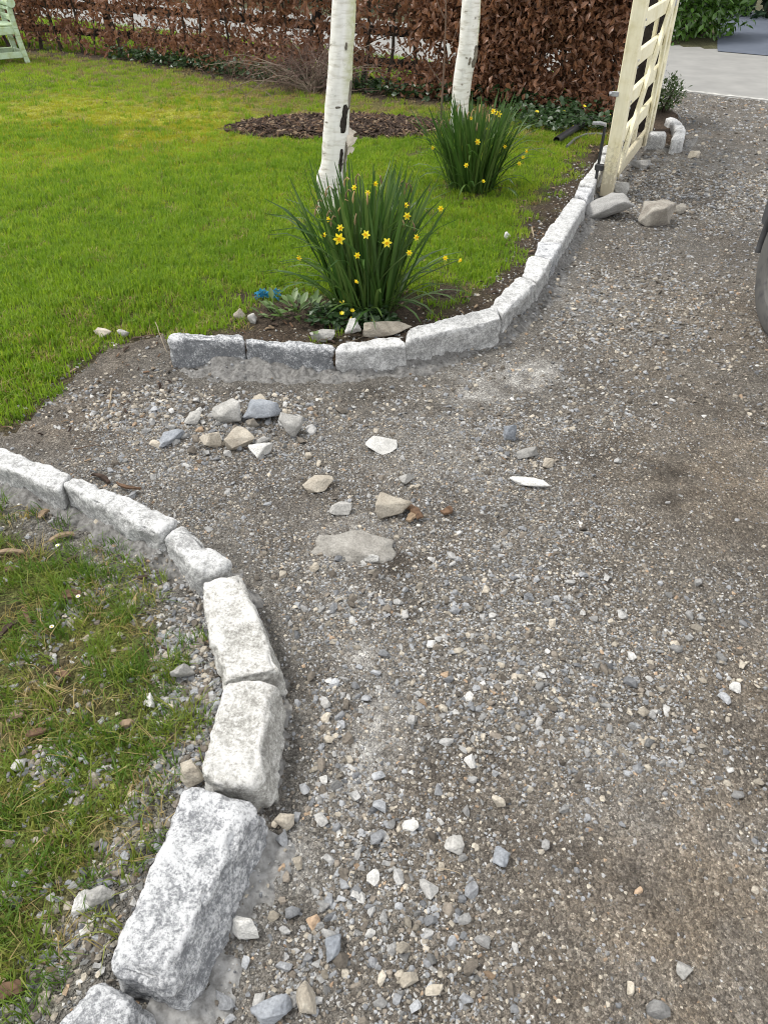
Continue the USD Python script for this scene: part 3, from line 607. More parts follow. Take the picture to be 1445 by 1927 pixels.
# px, py (centre on the ground), width m, depth m, height m, material, label, turn
ROCKS = [(432, 790, .13, .10, .085, R_GREY, 'square grey rock at the back of the rock pile, left of the blue grey one', .1), (494, 790, .145, .11, .09, R_BLUE, 'blue grey wedge-shaped rock at the back of the rock pile', .5),
         (446, 838, .135, .10, .10, R_TAN, 'rounded tan rock at the front middle of the rock pile', .2), (401, 836, .085, .08, .06, R_TAN, 'yellowish tan rock at the left front of the rock pile', 1.1),
         (496, 854, .105, .08, .055, R_WHITE, 'pointed white grey rock at the right front of the rock pile', .3), (547, 815, .085, .09, .085, R_GREY, 'pointed upright grey rock at the right of the rock pile', 1.3),
         (477, 805, .05, .05, .045, R_MUD, 'small brown rock wedged in the middle of the rock pile', .3), (322, 830, .12, .07, .04, R_BLUE, 'flat blue grey slab of rock left of the rock pile', .7),
         (485, 760, .08, .06, .04, R_TAN, 'small flat pinkish rock right behind the rock pile', .2), (365, 793, .075, .06, .045, R_GREY, 'grey stone behind the left of the rock pile', .2),
         (720, 842, .125, .10, .045, R_WHITE, 'flat whitish rock lying alone in the middle of the gravel', .1), (601, 917, .115, .085, .045, R_TAN, 'low pale tan rock left of the upright brownish rock', .1),
         (736, 962, .125, .09, .11, R_TAN, 'upright brownish rock beside the rotten wood', .3), (645, 962, .09, .05, .035, R_GREY, 'thin grey rock lying left of the upright brownish rock', .1),
         (1002, 912, .15, .05, .03, R_WHITE, 'long thin white stone lying in the right middle of the gravel', -.3), (958, 826, .05, .05, .07, R_BLUE, 'dark blue grey stone standing on end in the gravel', 1.2),
         (990, 858, .10, .05, .035, R_GREY, 'long grey stone beside the two orange ones', .5), (1028, 876, .055, .045, .035, R_TAN, 'round orange tan stone beside the long grey one', .2), (766, 908, .06, .045, .04, R_GREY, 'small grey stone behind the upright brownish rock', .3),
         (1236, 420, .28, .22, .20, R_MUD, 'largest muddy boulder at the right of the gate foot', .2), (1142, 408, .30, .22, .13, R_CONC, 'grey lump of spilled concrete below the gate foot', .4), (1278, 400, .10, .09, .07, R_MUD, 'round brown clod right of the muddy boulder', .2),
         (1168, 372, .14, .13, .13, R_GREY, 'grey rock right beside the gate foot', .2), (1204, 315, .16, .12, .07, R_CONC, 'pale lump of concrete behind the gate foot', .1), (1300, 296, .14, .10, .06, R_TAN, 'pale flat rock in front of the far corner kerb stone', .1),
         (664, 636, .085, .06, .095, R_WHITE, 'pointed white rock in the bed behind the stubby kerb stone', .5), (722, 628, .26, .09, .07, R_TAN, 'long low pale rock in the bed behind the far kerb', .25), (612, 638, .13, .07, .045, R_GREY, 'grey rock in the bed left of the pointed white one', .1),
         (196, 632, .085, .06, .04, R_TAN, 'tan stone on the corner of the lawn, left of its grey neighbour', .1), (230, 634, .07, .05, .04, R_GREY, 'grey stone on the corner of the lawn beside the tan one', .2), (452, 598, .06, .05, .045, R_TAN, 'light brown stone left of the blue twine', .2), (475, 607, .045, .045, .05, R_GREY, 'grey stone below the blue twine', .2), (950, 448, .06, .05, .04, R_WHITE, 'white stone on bare soil at the lawn edge near the gate', .1),
         (467, 1755, .058, .042, .045, R_WHITE, 'white wedge-shaped stone on the mortar beside the largest kerb stone', -.6), (620, 1792, .068, .038, .04, R_BLUE, 'blocky blue grey stone with sharp corners in the bottom gravel', .7), (508, 1905, .082, .045, .035, R_BLUE, 'flat dark slate-like stone at the bottom picture edge', .4), (580, 1885, .04, .058, .04, R_TAN, 'yellowish white stone beside the dark slate-like one', .2),
         (535, 1553, .045, .035, .035, R_TAN, 'tan hooked stone beside the mortar at the chunky kerb stone', .1), (858, 1598, .05, .042, .035, R_GREY, 'grey rounded stone in the lower middle of the gravel', .1), (940, 1618, .036, .045, .03, R_BLUE, 'blue grey egg-shaped stone right of the grey rounded one', .3), (932, 1518, .04, .036, .03, R_TAN, 'cream rounded stone above the grey rounded one', .3), (1287, 1830, .032, .036, .02, R_GREY, 'lone light grey pebble pressed into the sandy track', .2),
         (364, 1467, .05, .06, .06, R_TAN, 'cream stone wedged between the two big kerb stones, grass side', .6), (162, 1705, .05, .045, .035, R_WHITE, 'cream white stone at the grass edge left of the largest kerb stone', .6), (193, 1688, .055, .05, .04, R_GREY, 'grey stone beside the cream white one at the grass edge', .2),
         (283, 1325, .032, .04, .03, R_WHITE, 'white pebble standing in the near grass', .2), (36, 1445, .035, .03, .025, R_WHITE, 'white pebble lying in the near grass at the left edge', .4), (348, 1278, .06, .05, .05, R_GREY, 'clod of grey mortar in front of the long smooth kerb stone', .2)]
for i, (px, py, w, d, h, ma, lab, tz) in enumerate(ROCKS):
    c = GL(px, py); z = hz1(c[0], c[1])
    h *= 1.2
    me = hull_rock(500 + i, (w * 1.06, d * 1.06, h), n=11 + i % 4, sub=3, lap=1, rough=0.05)
    me.apply_transform(trimesh.transformations.rotation_matrix(tz, (0, 0, 1)))
    t = obj('boulder' if w > .2 else 'rock', me, ma, smooth=32, label=lab, cat='boulder' if w > .2 else 'rock')
    UsdGeom.Xformable(t).AddTranslateOp().Set(Gf.Vec3d(float(c[0]), float(c[1]), float(z + h * 0.33)))
# the half buried slab
R_DUSTY = rock_mat('rock_dusty', (0.20, 0.188, 0.165), (0.335, 0.32, 0.29), 20, var=.05)
c = G(655, 1030); z = hz1(c[0], c[1])
me = hull_rock(779, (0.31, 0.16, 0.13), n=11, sub=4, lap=2, rough=0.06); me.apply_transform(trimesh.transformations.rotation_matrix(-.12, (0, 0, 1)))
o = obj('rock', me, R_DUSTY, smooth=40, label='flat dusty slab half buried in the middle of the gravel', cat='rock'); UsdGeom.Xformable(o).AddTranslateOp().Set(Gf.Vec3d(c[0] + .01, c[1], z - 0.022))
c = G(700, 1058)
me = hull_rock(778, (0.055, 0.04, 0.04), n=14, sub=3, lap=3); o = obj('rock', me, R_WHITE, smooth=35, label='small cream stone at the right end of the half buried slab', cat='rock'); UsdGeom.Xformable(o).AddTranslateOp().Set(Gf.Vec3d(c[0], c[1], hz1(c[0], c[1]) + .01))

MARKS = [(px, py, 'the ' + lab) for px, py, w_, d_, h_, ma, lab, tz in ROCKS if py > 700 and px > 300 and 'kerb' not in lab and 'beside' not in lab and len(lab.split()) < 7] + [(655, 1030, 'the half buried slab'), (430, 1480, 'the chunky white kerb stone'), (470, 1265, 'the smooth pale kerb stone'), (330, 1800, 'the largest kerb stone'), (446, 838, 'the front of the rock pile'), (1002, 912, 'the long thin white stone'), (736, 962, 'the upright brownish rock'), (580, 1885, 'the dark slate-like stone'), (858, 1598, 'the grey rounded stone'), (700, 690, 'the stubby rounded kerb stone'), (1130, 1480, 'the sandy wheel track'), (780, 968, 'the rotten wood')]
MK = np.array([G(a, b)[:2] for a, b, _ in MARKS]); keys = []
for (x, y, s) in SEL:
    k = int(r2.choice(6, p=[.4, .26, .16, .12, .02, .04])); dd = np.hypot(MK[:, 0] - x, MK[:, 1] - y); m = int(dd.argmin()); dx, dy = x - MK[m, 0], y - MK[m, 1]
    keys.append((k, m, ('to the right of' if dx > 0 else 'to the left of') if abs(dx) > abs(dy) else ('behind' if dy > 0 else 'in front of'), dd[m]))
ORD = ['nearest', 'second nearest', 'third nearest', 'fourth nearest', 'fifth nearest', 'sixth nearest', 'seventh nearest', 'eighth nearest', 'ninth nearest', 'tenth nearest'] + [f'{w} nearest' for w in ('eleventh', 'twelfth', 'thirteenth', 'fourteenth', 'fifteenth', 'sixteenth', 'seventeenth', 'eighteenth', 'nineteenth', 'twentieth')]
for i_, ((x, y, s), z) in enumerate(zip(SEL, zs)):
    k, m, dr, dd = keys[i_]; rank = sum(q[:3] == (k, m, dr) and q[3] < dd for q in keys)
    lab = f'{PEB_WORD[k]} pebble, {ORD[min(rank, 19)]} {dr} {MARKS[m][2]}'
    me = PEBM[r2.integers(10)].copy(); me.apply_transform(trimesh.transformations.euler_matrix(r2.normal(0, .3), r2.normal(0, .3), r2.uniform(0, 6.28)))
    me.apply_scale(s); me.apply_translation((0, 0, s * 0.16))
    o = obj('pebble', me, M_PEB[k], smooth=26, label=lab, cat='pebble', group=GROUPS[k])
    UsdGeom.Xformable(o).AddTranslateOp().Set(Gf.Vec3d(float(x), float(y), float(z)))

# ------------------------------------------------------------------ wood bits, bark, twigs
M_CHIP = [plain_mat('bark_brown', (0.17, 0.105, 0.065), .85, .2, noise=.3, scale=60, bump=.003, stretch=(1, 1, 1)), plain_mat('bark_tan', (0.30, 0.22, 0.145), .85, .2, noise=.28, scale=60, bump=.003), plain_mat('bark_dark', (0.07, 0.048, 0.036), .9, .2, noise=.3, scale=50, bump=.003)]
def chip(seed, L, Wd, th):
    rg_ = np.random.default_rng(seed); n = 7; x = np.linspace(-.5, .5, n)
    w0 = Wd * (0.55 + .45 * np.cos(x * 2.4)) * rg_.uniform(.8, 1.2, n); bend = rg_.uniform(-.15, .15) * L * (x ** 2) * 4; zz = rg_.uniform(0.02, .10) * L * np.cos(x * 3)
    rows = np.stack([np.c_[x * L, bend - w0 / 2, zz + rg_.normal(0, th * .15, n)], np.c_[x * L, bend + w0 / 2, zz + rg_.normal(0, th * .15, n)], np.c_[x * L, bend + w0 * .42, zz + th], np.c_[x * L, bend - w0 * .42, zz + th]], 1)
    f = []
    for i in range(n - 1):
        for j in range(4): f.append([i*4+j, i*4+(j+1) % 4, (i+1)*4+(j+1) % 4, (i+1)*4+j])
    f += [[3, 2, 1, 0], [(n-1)*4, (n-1)*4+1, (n-1)*4+2, (n-1)*4+3]]
    return rows.reshape(-1, 3), np.array(f)
CHIPS = [(82, 973, .045, .022, 1, 'tan block of bark below the dark mortar', 1.3), (118, 1015, .075, .022, 1, 'long tan bark chip below the dark mortar', .5), (25, 1045, .08, .016, 1, 'thin tan bark strip at the left picture edge', 0), (25, 1078, .02, .045, 0, 'upright brown bark chip near the left picture edge', 1.4), (135, 1125, .06, .04, 0, 'curled brown dead leaf beside the pink daisy', .2), (55, 1168, .06, .014, 0, 'brown twig-like bark strip left of the pink daisy', 2.2),
         (18, 1190, .07, .016, 2, 'dark bark strip at the left edge of the near grass', 1.1), (240, 1368, .018, .038, 1, 'pinkish bark chip standing in the near grass', 1.7), (72, 1385, .018, .045, 0, 'brown bark chip at the left of the near grass', 2.0), (35, 1352, .032, .026, 1, 'pinkish tan chip at the left edge of the near grass', .3), (120, 1275, .018, .05, 0, 'reddish bark chip in the bare patch', 1.2), (135, 1060, .05, .014, 2, 'dark twig of bark right of the tan bark strip', .8),
         (780, 968, .085, .035, 0, 'split piece of rotten brown wood beside the upright brownish rock', 2.2), (775, 978, .06, .03, 1, 'paler splinter of rotten wood against the upright brownish rock', 1.1), (842, 968, .045, .03, 0, 'crumbled brown wood chunk right of the rotten wood', .7), (195, 905, .09, .02, 2, 'dark bark strip lying behind the long pale kerb stone', -.6), (240, 925, .10, .012, 0, 'thin brown twig lying behind the long pale kerb stone', -.35), (270, 1095, .03, .018, 2, 'dark bark fragment beside the short speckled kerb stone', .2), (20, 1870, .05, .03, 0, 'dark red dead leaf in the bottom left corner', .4)]
for i, (px, py, L, Wd, mk, lab, tz) in enumerate(CHIPS):
    c = GL(px, py); o = obj('bark_chip', chip(900 + i, L, Wd, .007), M_CHIP[mk], label=lab, cat='bark chip')
    x = UsdGeom.Xformable(o); x.AddTranslateOp().Set(Gf.Vec3d(float(c[0]), float(c[1]), hz1(c[0], c[1]) + .012)); x.AddRotateZOp().Set(math.degrees(tz)); x.AddRotateXOp().Set(8.0 * (-1) ** i)
M_TWIG = plain_mat('dry_twig', (0.34, 0.28, 0.20), .85, .2); M_TWIGD = plain_mat('dark_twig', (0.12, 0.085, 0.06), .85, .2)
TWIGS = [((212, 735), (206, 772), M_TWIG, 'short pale splinter on the gravel by the lawn corner', .005), ((298, 632), (315, 668), M_TWIG, 'pale straw leaning at the free end of the far kerb', .002), ((140, 850), (192, 842), M_TWIGD, 'brown twig lying left of the rock pile', .003), ((250, 640), (292, 634), M_TWIGD, 'dark twig at the lawn corner', .005), ((590, 645), (622, 636), M_TWIGD, 'thin forked twig lying on the long dark grey kerb stone', .002), ((830, 1640), (868, 1650), M_TWIG, 'thin pale straw on the lower gravel', .0012), ((1000, 432), (1004, 448), M_TWIG, 'white stick on the grass near the gate', .006), ((640, 660), (690, 664), M_TWIG, 'thin straw stuck in mortar below the stubby kerb stone', .0015)]
for (p, q, ma, lab, r) in TWIGS:
    a, b = GL(*p), GL(*q); on = 'kerb stone' in lab and 'lying on' in lab
    if on: a, b = G(*p, .135), G(*q, .135)
    t = np.linspace(0, 1, 7)[:, None]; P = a * (1 - t) + b * t; P[:, 2] = (.138 if on else height(P[:, 0], P[:, 1]) + .012) + np.random.default_rng(len(lab)).normal(0, .002, 7)
    if 'leaning' in lab: P[:, 2] += np.linspace(.06, 0, 7)
    P[:, :2] += np.random.default_rng(len(lab) + 1).normal(0, .0015, (7, 2))
    obj('twig', MB().tube(P, np.linspace(r, r * .6, 7), 5).mesh(), ma, smooth=True, label=lab, cat='twig')

# ------------------------------------------------------------------ grass
def tuft(seed, nb, rad, h0, h1, w=0.0022, lean=0.5):
    rg_ = np.random.default_rng(seed); b = MB()
    a, rr = rg_.uniform(0, 6.283, nb), rad * np.sqrt(rg_.random(nb)); h = rg_.uniform(h0, h1, nb); az = rg_.uniform(0, 6.283, nb); le = np.abs(rg_.normal(0, lean, nb)) * h
    base = np.c_[rr * np.cos(a), rr * np.sin(a), np.full(nb, -.008)]; d = np.c_[np.cos(az), np.sin(az), az * 0]; sd = np.c_[-np.sin(az), np.cos(az), az * 0] * (w * rg_.uniform(.7, 1.3, nb))[:, None]
    m = base + d * (le * .3)[:, None] + np.c_[h * 0, h * 0, h * .6]; tip = base + d * le[:, None] + np.c_[h * 0, h * 0, h * (1 - .25 * (le / h) ** 1) ]
    v = np.stack([base - sd, base + sd, m - sd * .8, m + sd * .8, tip], 1).reshape(-1, 3)
    t = np.array([[0, 1, 3], [0, 3, 2], [2, 3, 4]]); f = (np.arange(nb)[:, None, None] * 5 + t[None]).reshape(-1, 3)
    return v, f
G_A = leaf_mat('grass_green', [(0.115, 0.205, 0.018), (0.16, 0.26, 0.022), (0.205, 0.30, 0.028)], .55, .48, .25)
G_B = leaf_mat('grass_light', [(0.185, 0.295, 0.022), (0.235, 0.325, 0.028), (0.275, 0.34, 0.04)], .55, .48, .25)
G_M = leaf_mat('grass_moss', [(0.26, 0.29, 0.02), (0.33, 0.33, 0.026), (0.29, 0.28, 0.04)], .6, .3, .2)
G_S = leaf_mat('grass_straw', [(0.26, 0.20, 0.085), (0.34, 0.27, 0.13), (0.24, 0.19, 0.06)], .7, .25, .2)
rng = np.random.default_rng(23)
G_PA = leaf_mat('patch_grass_green', [(0.06, 0.12, 0.014), (0.085, 0.155, 0.018), (0.12, 0.185, 0.025)], .55, .35, .25); G_PB = leaf_mat('patch_grass_light', [(0.12, 0.175, 0.024), (0.16, 0.205, 0.03), (0.18, 0.2, 0.04)], .55, .35, .25)
gp = [('grass_tuft', tuft(1, 26, .045, .022, .048), G_A), ('grass_tuft', tuft(2, 26, .045, .02, .052), G_A), ('grass_tuft', tuft(3, 26, .045, .02, .045), G_B), ('grass_tuft', tuft(4, 24, .045, .012, .03), G_M), ('grass_tuft', tuft(5, 18, .045, .018, .045, lean=.9), G_S)]
def lawn_scatter(n, box):
    x, y = rng.uniform(box[0], box[1], n), rng.uniform(box[2], box[3], n)
    k = in_view(x, y, .08); x, y = x[k], y[k]; r_ = region(x, y); k = r_ == 1; x, y, r_ = x[k], y[k], r_[k]
    ba, mo, st = grass_state(x, y, r_)
    k = rng.random(len(x)) > ba; x, y, mo, st = x[k], y[k], mo[k], st[k]
    n = len(x); u = rng.random(n); idx = rng.integers(0, 2, n)
    lighter = ss(.38, .62, fbm2(x, y, 1.3, 4, 41)) * .7 + .12; idx[u < lighter * (0.35 + 0.65 * ss(3.5, 6.5, y))] = 2
    u = rng.random(n); idx[u < mo * .9] = 3; u = rng.random(n); idx[u < st * .5 + .03] = 4
    s = rng.uniform(.75, 1.25, n) * (0.85 + .45 * fbm2(x, y, 3, 3, 43)); return np.c_[x, y, height(x, y, np.ones(n, int))], s, idx
A = [lawn_scatter(9500, (-2.6, 1.2, 2.3, 4.6)), lawn_scatter(15000, (-4.2, 2.0, 4.6, 7.6)), lawn_scatter(17000, (-8.5, 2.4, 7.6, 14))]
rng_w = np.random.default_rng(24)
P_, S_, I_ = np.vstack([a[0] for a in A]), np.concatenate([a[1] for a in A]), np.concatenate([a[2] for a in A])
instancer('lawn_grass', gp, P_, rquat(rng, len(P_), .12), np.repeat(S_[:, None], 3, 1), I_, label='short bright green lawn grass with yellow mossy patches, behind the far kerb', cat='grass', kind='stuff')
gp2 = [('grass_tuft', tuft(11, 22, .03, .03, .075, .0017, .7), G_PA), ('grass_tuft', tuft(12, 22, .03, .025, .07, .0017, .8), G_PA), ('grass_tuft', tuft(13, 20, .03, .025, .065, .0017, .8), G_PB), ('grass_tuft', tuft(14, 18, .03, .02, .06, .0014, 1.1), G_S)]
x, y = rng.uniform(-2.4, 0, 5200), rng.uniform(.2, 2.4, 5200); k = in_view(x, y, .12); x, y = x[k], y[k]; r_ = region(x, y); k = r_ == 2; x, y, r_ = x[k], y[k], r_[k]
ba, mo, st = grass_state(x, y, r_); k = rng.random(len(x)) > ba; x, y, st = x[k], y[k], st[k]; n = len(x)
idx = rng.integers(0, 3, n); u = rng.random(n); idx[u < .08 + st * .75] = 3
instancer('patch_grass', gp2, np.c_[x, y, height(x, y, np.full(n, 2))], rquat(rng, n, .3), np.repeat(rng.uniform(.6, 1.15, n)[:, None], 3, 1), idx, label='rough untidy grass with bare soil inside the near kerb curve', cat='grass', kind='stuff')
# verge behind the hedge
x, y = rng.uniform(-9, 3.2, 9000), rng.uniform(8.3, 17, 9000); r_ = region(x, y); k = (r_ == 3) & in_view(x, y, .1); x, y = x[k], y[k]; n = len(x)
instancer('verge_grass', gp, np.c_[x, y, height(x, y, np.full(n, 3))], rquat(rng, n, .2), np.repeat(rng.uniform(1.2, 2.6, n)[:, None], 3, 1), rng.choice([0, 1, 2, 4], n, p=[.35, .3, .2, .15]), label='taller roadside grass behind the brown hedge', cat='grass', kind='stuff')

# ------------------------------------------------------------------ mulch bed and leaf litter
cp = [('wood_chip', chip(30 + k, .055, .016, .006), M_CHIP[k % 3]) for k in range(6)]
rng = np.random.default_rng(29)
n = 3800; a, rr = rng.uniform(0, 6.283, n), np.sqrt(rng.random(n)) * 1.02
x, y = MULCH_C[0] + MULCH_R[0] * rr * np.cos(a), MULCH_C[1] + MULCH_R[1] * rr * np.sin(a)
k = rng.random(n) > ss(.72, 1.1, rr + .75 * (fbm2(x, y, 4, 3, 3) - .5)); x, y = x[k], y[k]; n = len(x)
instancer('bark_mulch', cp, np.c_[x, y, height(x, y) + .008], rquat(rng, n, .7), np.repeat(rng.uniform(.4, 1.5, n)[:, None], 3, 1), rng.choice(6, n, p=[.15, .05, .30, .15, .05, .30]), label='oval bed of dark brown bark mulch between the two birches', cat='mulch', kind='stuff')
# litter: thin scatter of chips over the bare soil
xl, yl = [], []
x, y = rng.uniform(-5.5, 2.2, 16000), rng.uniform(.3, 12.5, 16000); r_ = region(x, y); k = (np.isin(r_, (1, 2)) | ((r_ == 0) & (dist(OPEN_L, x, y) < .5) & (x < -.9))) & in_view(x, y, .05) & ~inside(KERB_POLYS, x, y); x, y, r_ = x[k], y[k], r_[k]
ba, mo, st = grass_state(x, y, r_); k = rng.random(len(x)) < (ba * .75 + .012) * (r_ == 1) + ba * .25 * (r_ == 2) + .55 * (r_ == 0); x, y, r_ = x[k], y[k], r_[k]; n = len(x)
instancer('soil_litter', cp, np.c_[x, y, height(x, y, r_) + .006], rquat(rng, n, .5), np.repeat((rng.uniform(.25, .8, n) * np.where(y < 2.5, .6, 1))[:, None], 3, 1), rng.choice(6, n), label='brown leaf and bark litter on the bare soil beside the kerbs and hedge', cat='litter', kind='stuff')

# ------------------------------------------------------------------ daffodil clumps
M_DLEAF = leaf_mat('daffodil_leaf', [(0.028, 0.068, 0.012), (0.042, 0.092, 0.016), (0.06, 0.118, 0.022), (0.085, 0.14, 0.032)], .42, .22, .5)
M_STEMG = leaf_mat('daffodil_stem', [(0.06, 0.11, 0.03), (0.08, 0.13, 0.035)], .5, .1, .4)
M_PETAL = leaf_mat('daffodil_petal', [(0.80, 0.66, 0.035), (0.84, 0.72, 0.06)], .55, .35, .3); M_CORONA = leaf_mat('daffodil_corona', [(0.84, 0.56, 0.02), (0.84, 0.6, 0.025)], .55, .3, .3)
M_WITHER = leaf_mat('withered_flower', [(0.30, 0.22, 0.12), (0.20, 0.14, 0.08), (0.38, 0.27, 0.13)], .75, .25, .2)
def strap(base, az, L, w, th0, bend, twist=0.0, k=7):
    """a strap leaf: starts th0 from upright, bends over by 'bend' along its length"""
    s = np.linspace(0, 1, k); th = th0 + bend * s ** 1.8; ds = L / (k - 1)
    r_ = np.concatenate([[0], np.cumsum(np.sin(th[:-1]) * ds)]); z = np.concatenate([[0], np.cumsum(np.cos(th[:-1]) * ds)])
    d = np.array([np.cos(az), np.sin(az), 0]); c = base + d * r_[:, None] + np.c_[z * 0, z * 0, z]
    tw = az + np.pi / 2 + twist * s; sd = np.c_[np.cos(tw), np.sin(tw), s * 0]; nrm = np.cross(sd, np.gradient(c, axis=0)); nrm /= np.linalg.norm(nrm, axis=1, keepdims=True) + 1e-9
    wd = w / 2 * np.minimum(1, np.minimum(.6 + 2 * s, (1 - s) * 5 + .12))[:, None]
    v = np.stack([c - sd * wd, c + nrm * w * .16, c + sd * wd], 1).reshape(-1, 3)
    v[:, 2] = np.maximum(v[:, 2], base[2] + .004 + .003 * np.tile([0, 1, 0], k))
    f = []
    for i in range(k - 1):
        for j in (0, 1): f.append([i*3+j, i*3+j+1, (i+1)*3+j+1, (i+1)*3+j])
    return v, np.array(f), c
def bloom(c, face, size):
    face = face / np.linalg.norm(face); a = np.cross(face, [0, 0, 1]); a /= np.linalg.norm(a); b = np.cross(a, face)
    k = np.arange(6) * np.pi / 3; d = np.cos(k)[:, None] * a + np.sin(k)[:, None] * b + face * .12
    pet = leaves(np.repeat(c[None], 6, 0), d, np.repeat(face[None], 6, 0), size * .5, size * .26, .06, .03)
    g = np.linspace(0, 2 * np.pi, 13)[:-1]; rings = []
    for h, r_ in ((0, .09), (.12, .1), (.26, .115), (.33, .16), (.31, .13), (.1, .07)):
        rings.append(c + face * h * size + (np.cos(g)[:, None] * a + np.sin(g)[:, None] * b) * (r_ * size * (1 + (.12 * np.cos(g * 6) if h > .3 else 0 * g)))[:, None])
    v = np.vstack(rings); f = [[i*12+j, i*12+(j+1) % 12, (i+1)*12+(j+1) % 12, (i+1)*12+j] for i in range(5) for j in range(12)]
    return pet, (v, np.array(f))
def clump(px, py, seed, label, nl, hl, rad, flowers, nwither, spread=1.0, low=26):
    rg_ = np.random.default_rng(seed); c0 = GL(px, py); t = thing('daffodil_clump', label, 'daffodils', c0)
    for i in range(nl + low):
        a, r_ = rg_.uniform(0, 6.283), rad * math.sqrt(rg_.random()); b = np.array([r_ * math.cos(a), r_ * .8 * math.sin(a), -.01])
        az = a + rg_.normal(0, .5); fl = i >= nl
        L = rg_.uniform(.75, 1.08) * hl * (1 if not fl else .72); th0 = (r_ / rad) * rg_.uniform(.25, .75) * spread if not fl else rg_.uniform(.5, 1.0)
        bd = abs(rg_.normal(.2, .22)) if rg_.random() < .8 else rg_.uniform(.8, 2.2)
        if fl: bd = rg_.uniform(1.1, 1.9)
        v, f, _ = strap(b, az, L, rg_.uniform(.011, .017), th0, bd, rg_.normal(0, .9)); obj('leaf', (v, f), M_DLEAF, t, smooth=True)
    def stem_to(tip, droop=True):
        tip = np.asarray(tip, float); b = np.array([tip[0] * .22 + rg_.normal(0, .02), tip[1] * .22 + rg_.normal(0, .02), 0]); s = np.linspace(0, 1, 8)[:, None]
        p = b * (1 - s) + tip * s; out = tip - b; p[:, :2] -= out[:2] * (np.sin(s * np.pi) * .18); return p
    for (fx, fy, zz, size, fz) in flowers:       # where the picture shows a bloom, at the depth of the clump's front
        d = G(fx, fy) - np.array([0, 0, EYE]); dep = (c0[1] + zz * 1.35 - .10) / d[1]; tip = d * dep + np.array([0, 0, EYE]) - c0
        face = np.array([rg_.normal(0, .5), -1.0, fz + rg_.normal(0, .1)]); pet, cor = bloom(tip, face, size * .8)
        fo = obj('flower', pet, M_PETAL, t, smooth=False); obj('corona', cor, M_CORONA, fo, smooth=True)
        p = stem_to(tip - face / np.linalg.norm(face) * size * .15); obj('stem', MB().tube(p, .0028, 5).mesh(), M_STEMG, fo, smooth=True)
    for i in range(nwither):
        a = rg_.uniform(0, 6.283); r_ = rg_.uniform(.3, 1.25) * rad * 1.35; h = hl * rg_.uniform(.8, 1.02) * math.cos(r_ / rad * .35); tip = np.array([r_ * math.cos(a) + .03, r_ * math.sin(a), h])
        p = stem_to(tip); o = obj('withered_flower', MB().tube(np.vstack([tip, tip + [.012 * math.cos(a), .012 * math.sin(a), .008], tip + [.026 * math.cos(a), .026 * math.sin(a), -.008], tip + [.028 * math.cos(a), .028 * math.sin(a), -.022], tip + [.029 * math.cos(a), .029 * math.sin(a), -.036]]), [.0025, .0028, .003, .0052, .0015], 6).mesh(), M_WITHER, t, smooth=True)
        obj('stem', MB().tube(p, .0026, 5).mesh(), M_STEMG, o, smooth=True)
    return t
F1 = [(640, 428, -.12, .042, .15), (638, 449, -.2, .066, .2), (689, 441, -.16, .05, .25), (728, 456, -.18, .056, .2), (770, 475, -.16, .036, -.1), (783, 446, -.1, .04, .4), (672, 480, -.2, .038, .1), (609, 441, -.15, .036, -.2), (766, 406, -.02, .046, .1), (617, 412, -.05, .036, .3), (692, 362, .02, .034, .2), (706, 345, .04, .034, .1), (666, 352, .02, .034, .1), (671, 529, -.26, .03, -.3), (838, 485, -.06, .034, 0), (865, 489, -.04, .034, -.2), (829, 392, 0, .036, 0), (764, 385, .02, .038, .2), (563, 485, -.05, .036, .2)]
clump(688, 576, 61, 'large front clump of daffodils with mostly withered blooms, at the foot of the nearer birch', 252, .63, .155, F1, 24, .58, 46)
F2 = [(899, 266, -.1, .055, .1), (938, 214, .1, .06, .2), (928, 209, .1, .05, .3), (877, 310, -.2, .045, -.2), (814, 277, -.05, .038, 0), (990, 284, 0, .04, 0), (977, 307, -.05, .04, -.1), (984, 295, -.03, .035, .1), (910, 340, -.25, .035, -.2), (950, 275, -.05, .035, .2), (905, 240, .05, .035, .1), (918, 242, .05, .03, .1), (886, 222, .1, .035, .1)]
clump(888, 357, 62, 'smaller back clump of daffodils at the foot of the farther birch', 250, .58, .155, F2, 12, .68, 22)

# broad-leaved plant and celandine at the front of the bed
M_BLEAF = leaf_mat('broad_leaf', [(0.075, 0.135, 0.03), (0.10, 0.165, 0.045), (0.13, 0.19, 0.07)], .45, .2, .45); M_IVY = leaf_mat('dark_ground_leaf', [(0.022, 0.05, 0.014), (0.035, 0.07, 0.018), (0.05, 0.095, 0.022)], .42, .15, .5, island=True)
M_CELFL = leaf_mat('celandine_yellow', [(0.8, 0.62, 0.02), (0.85, 0.7, 0.03)], .4, .2, .4)
rg = np.random.default_rng(71); c0 = GL(560, 592)
t = thing('broad_leaved_plant', 'low plant with broad oval light green leaves beside the blue twine', 'plant', c0)
for i in range(58):
    a = rg.uniform(0, 6.283); r_ = abs(rg.normal(.02, .085)); b = np.array([r_ * math.cos(a) * 1.25, r_ * math.sin(a) * .8, rg.uniform(.0, .03)]); az = a + rg.normal(0, .5); el = rg.uniform(.1, 1.1); d = np.array([math.cos(az) * math.cos(el), math.sin(az) * math.cos(el), math.sin(el)])
    L = rg.uniform(.05, .085); v1, f1 = leaves([b + d * L * .35], [d], [[-d[0] * d[2], -d[1] * d[2], 1.0]], L, L * .42, .12, .12)
    m_ = MB().add(v1, f1); m_.tube(np.array([b, b + d * L * .36]), .0018, 4); obj('leaf', m_.mesh(), M_BLEAF, t, smooth=True)
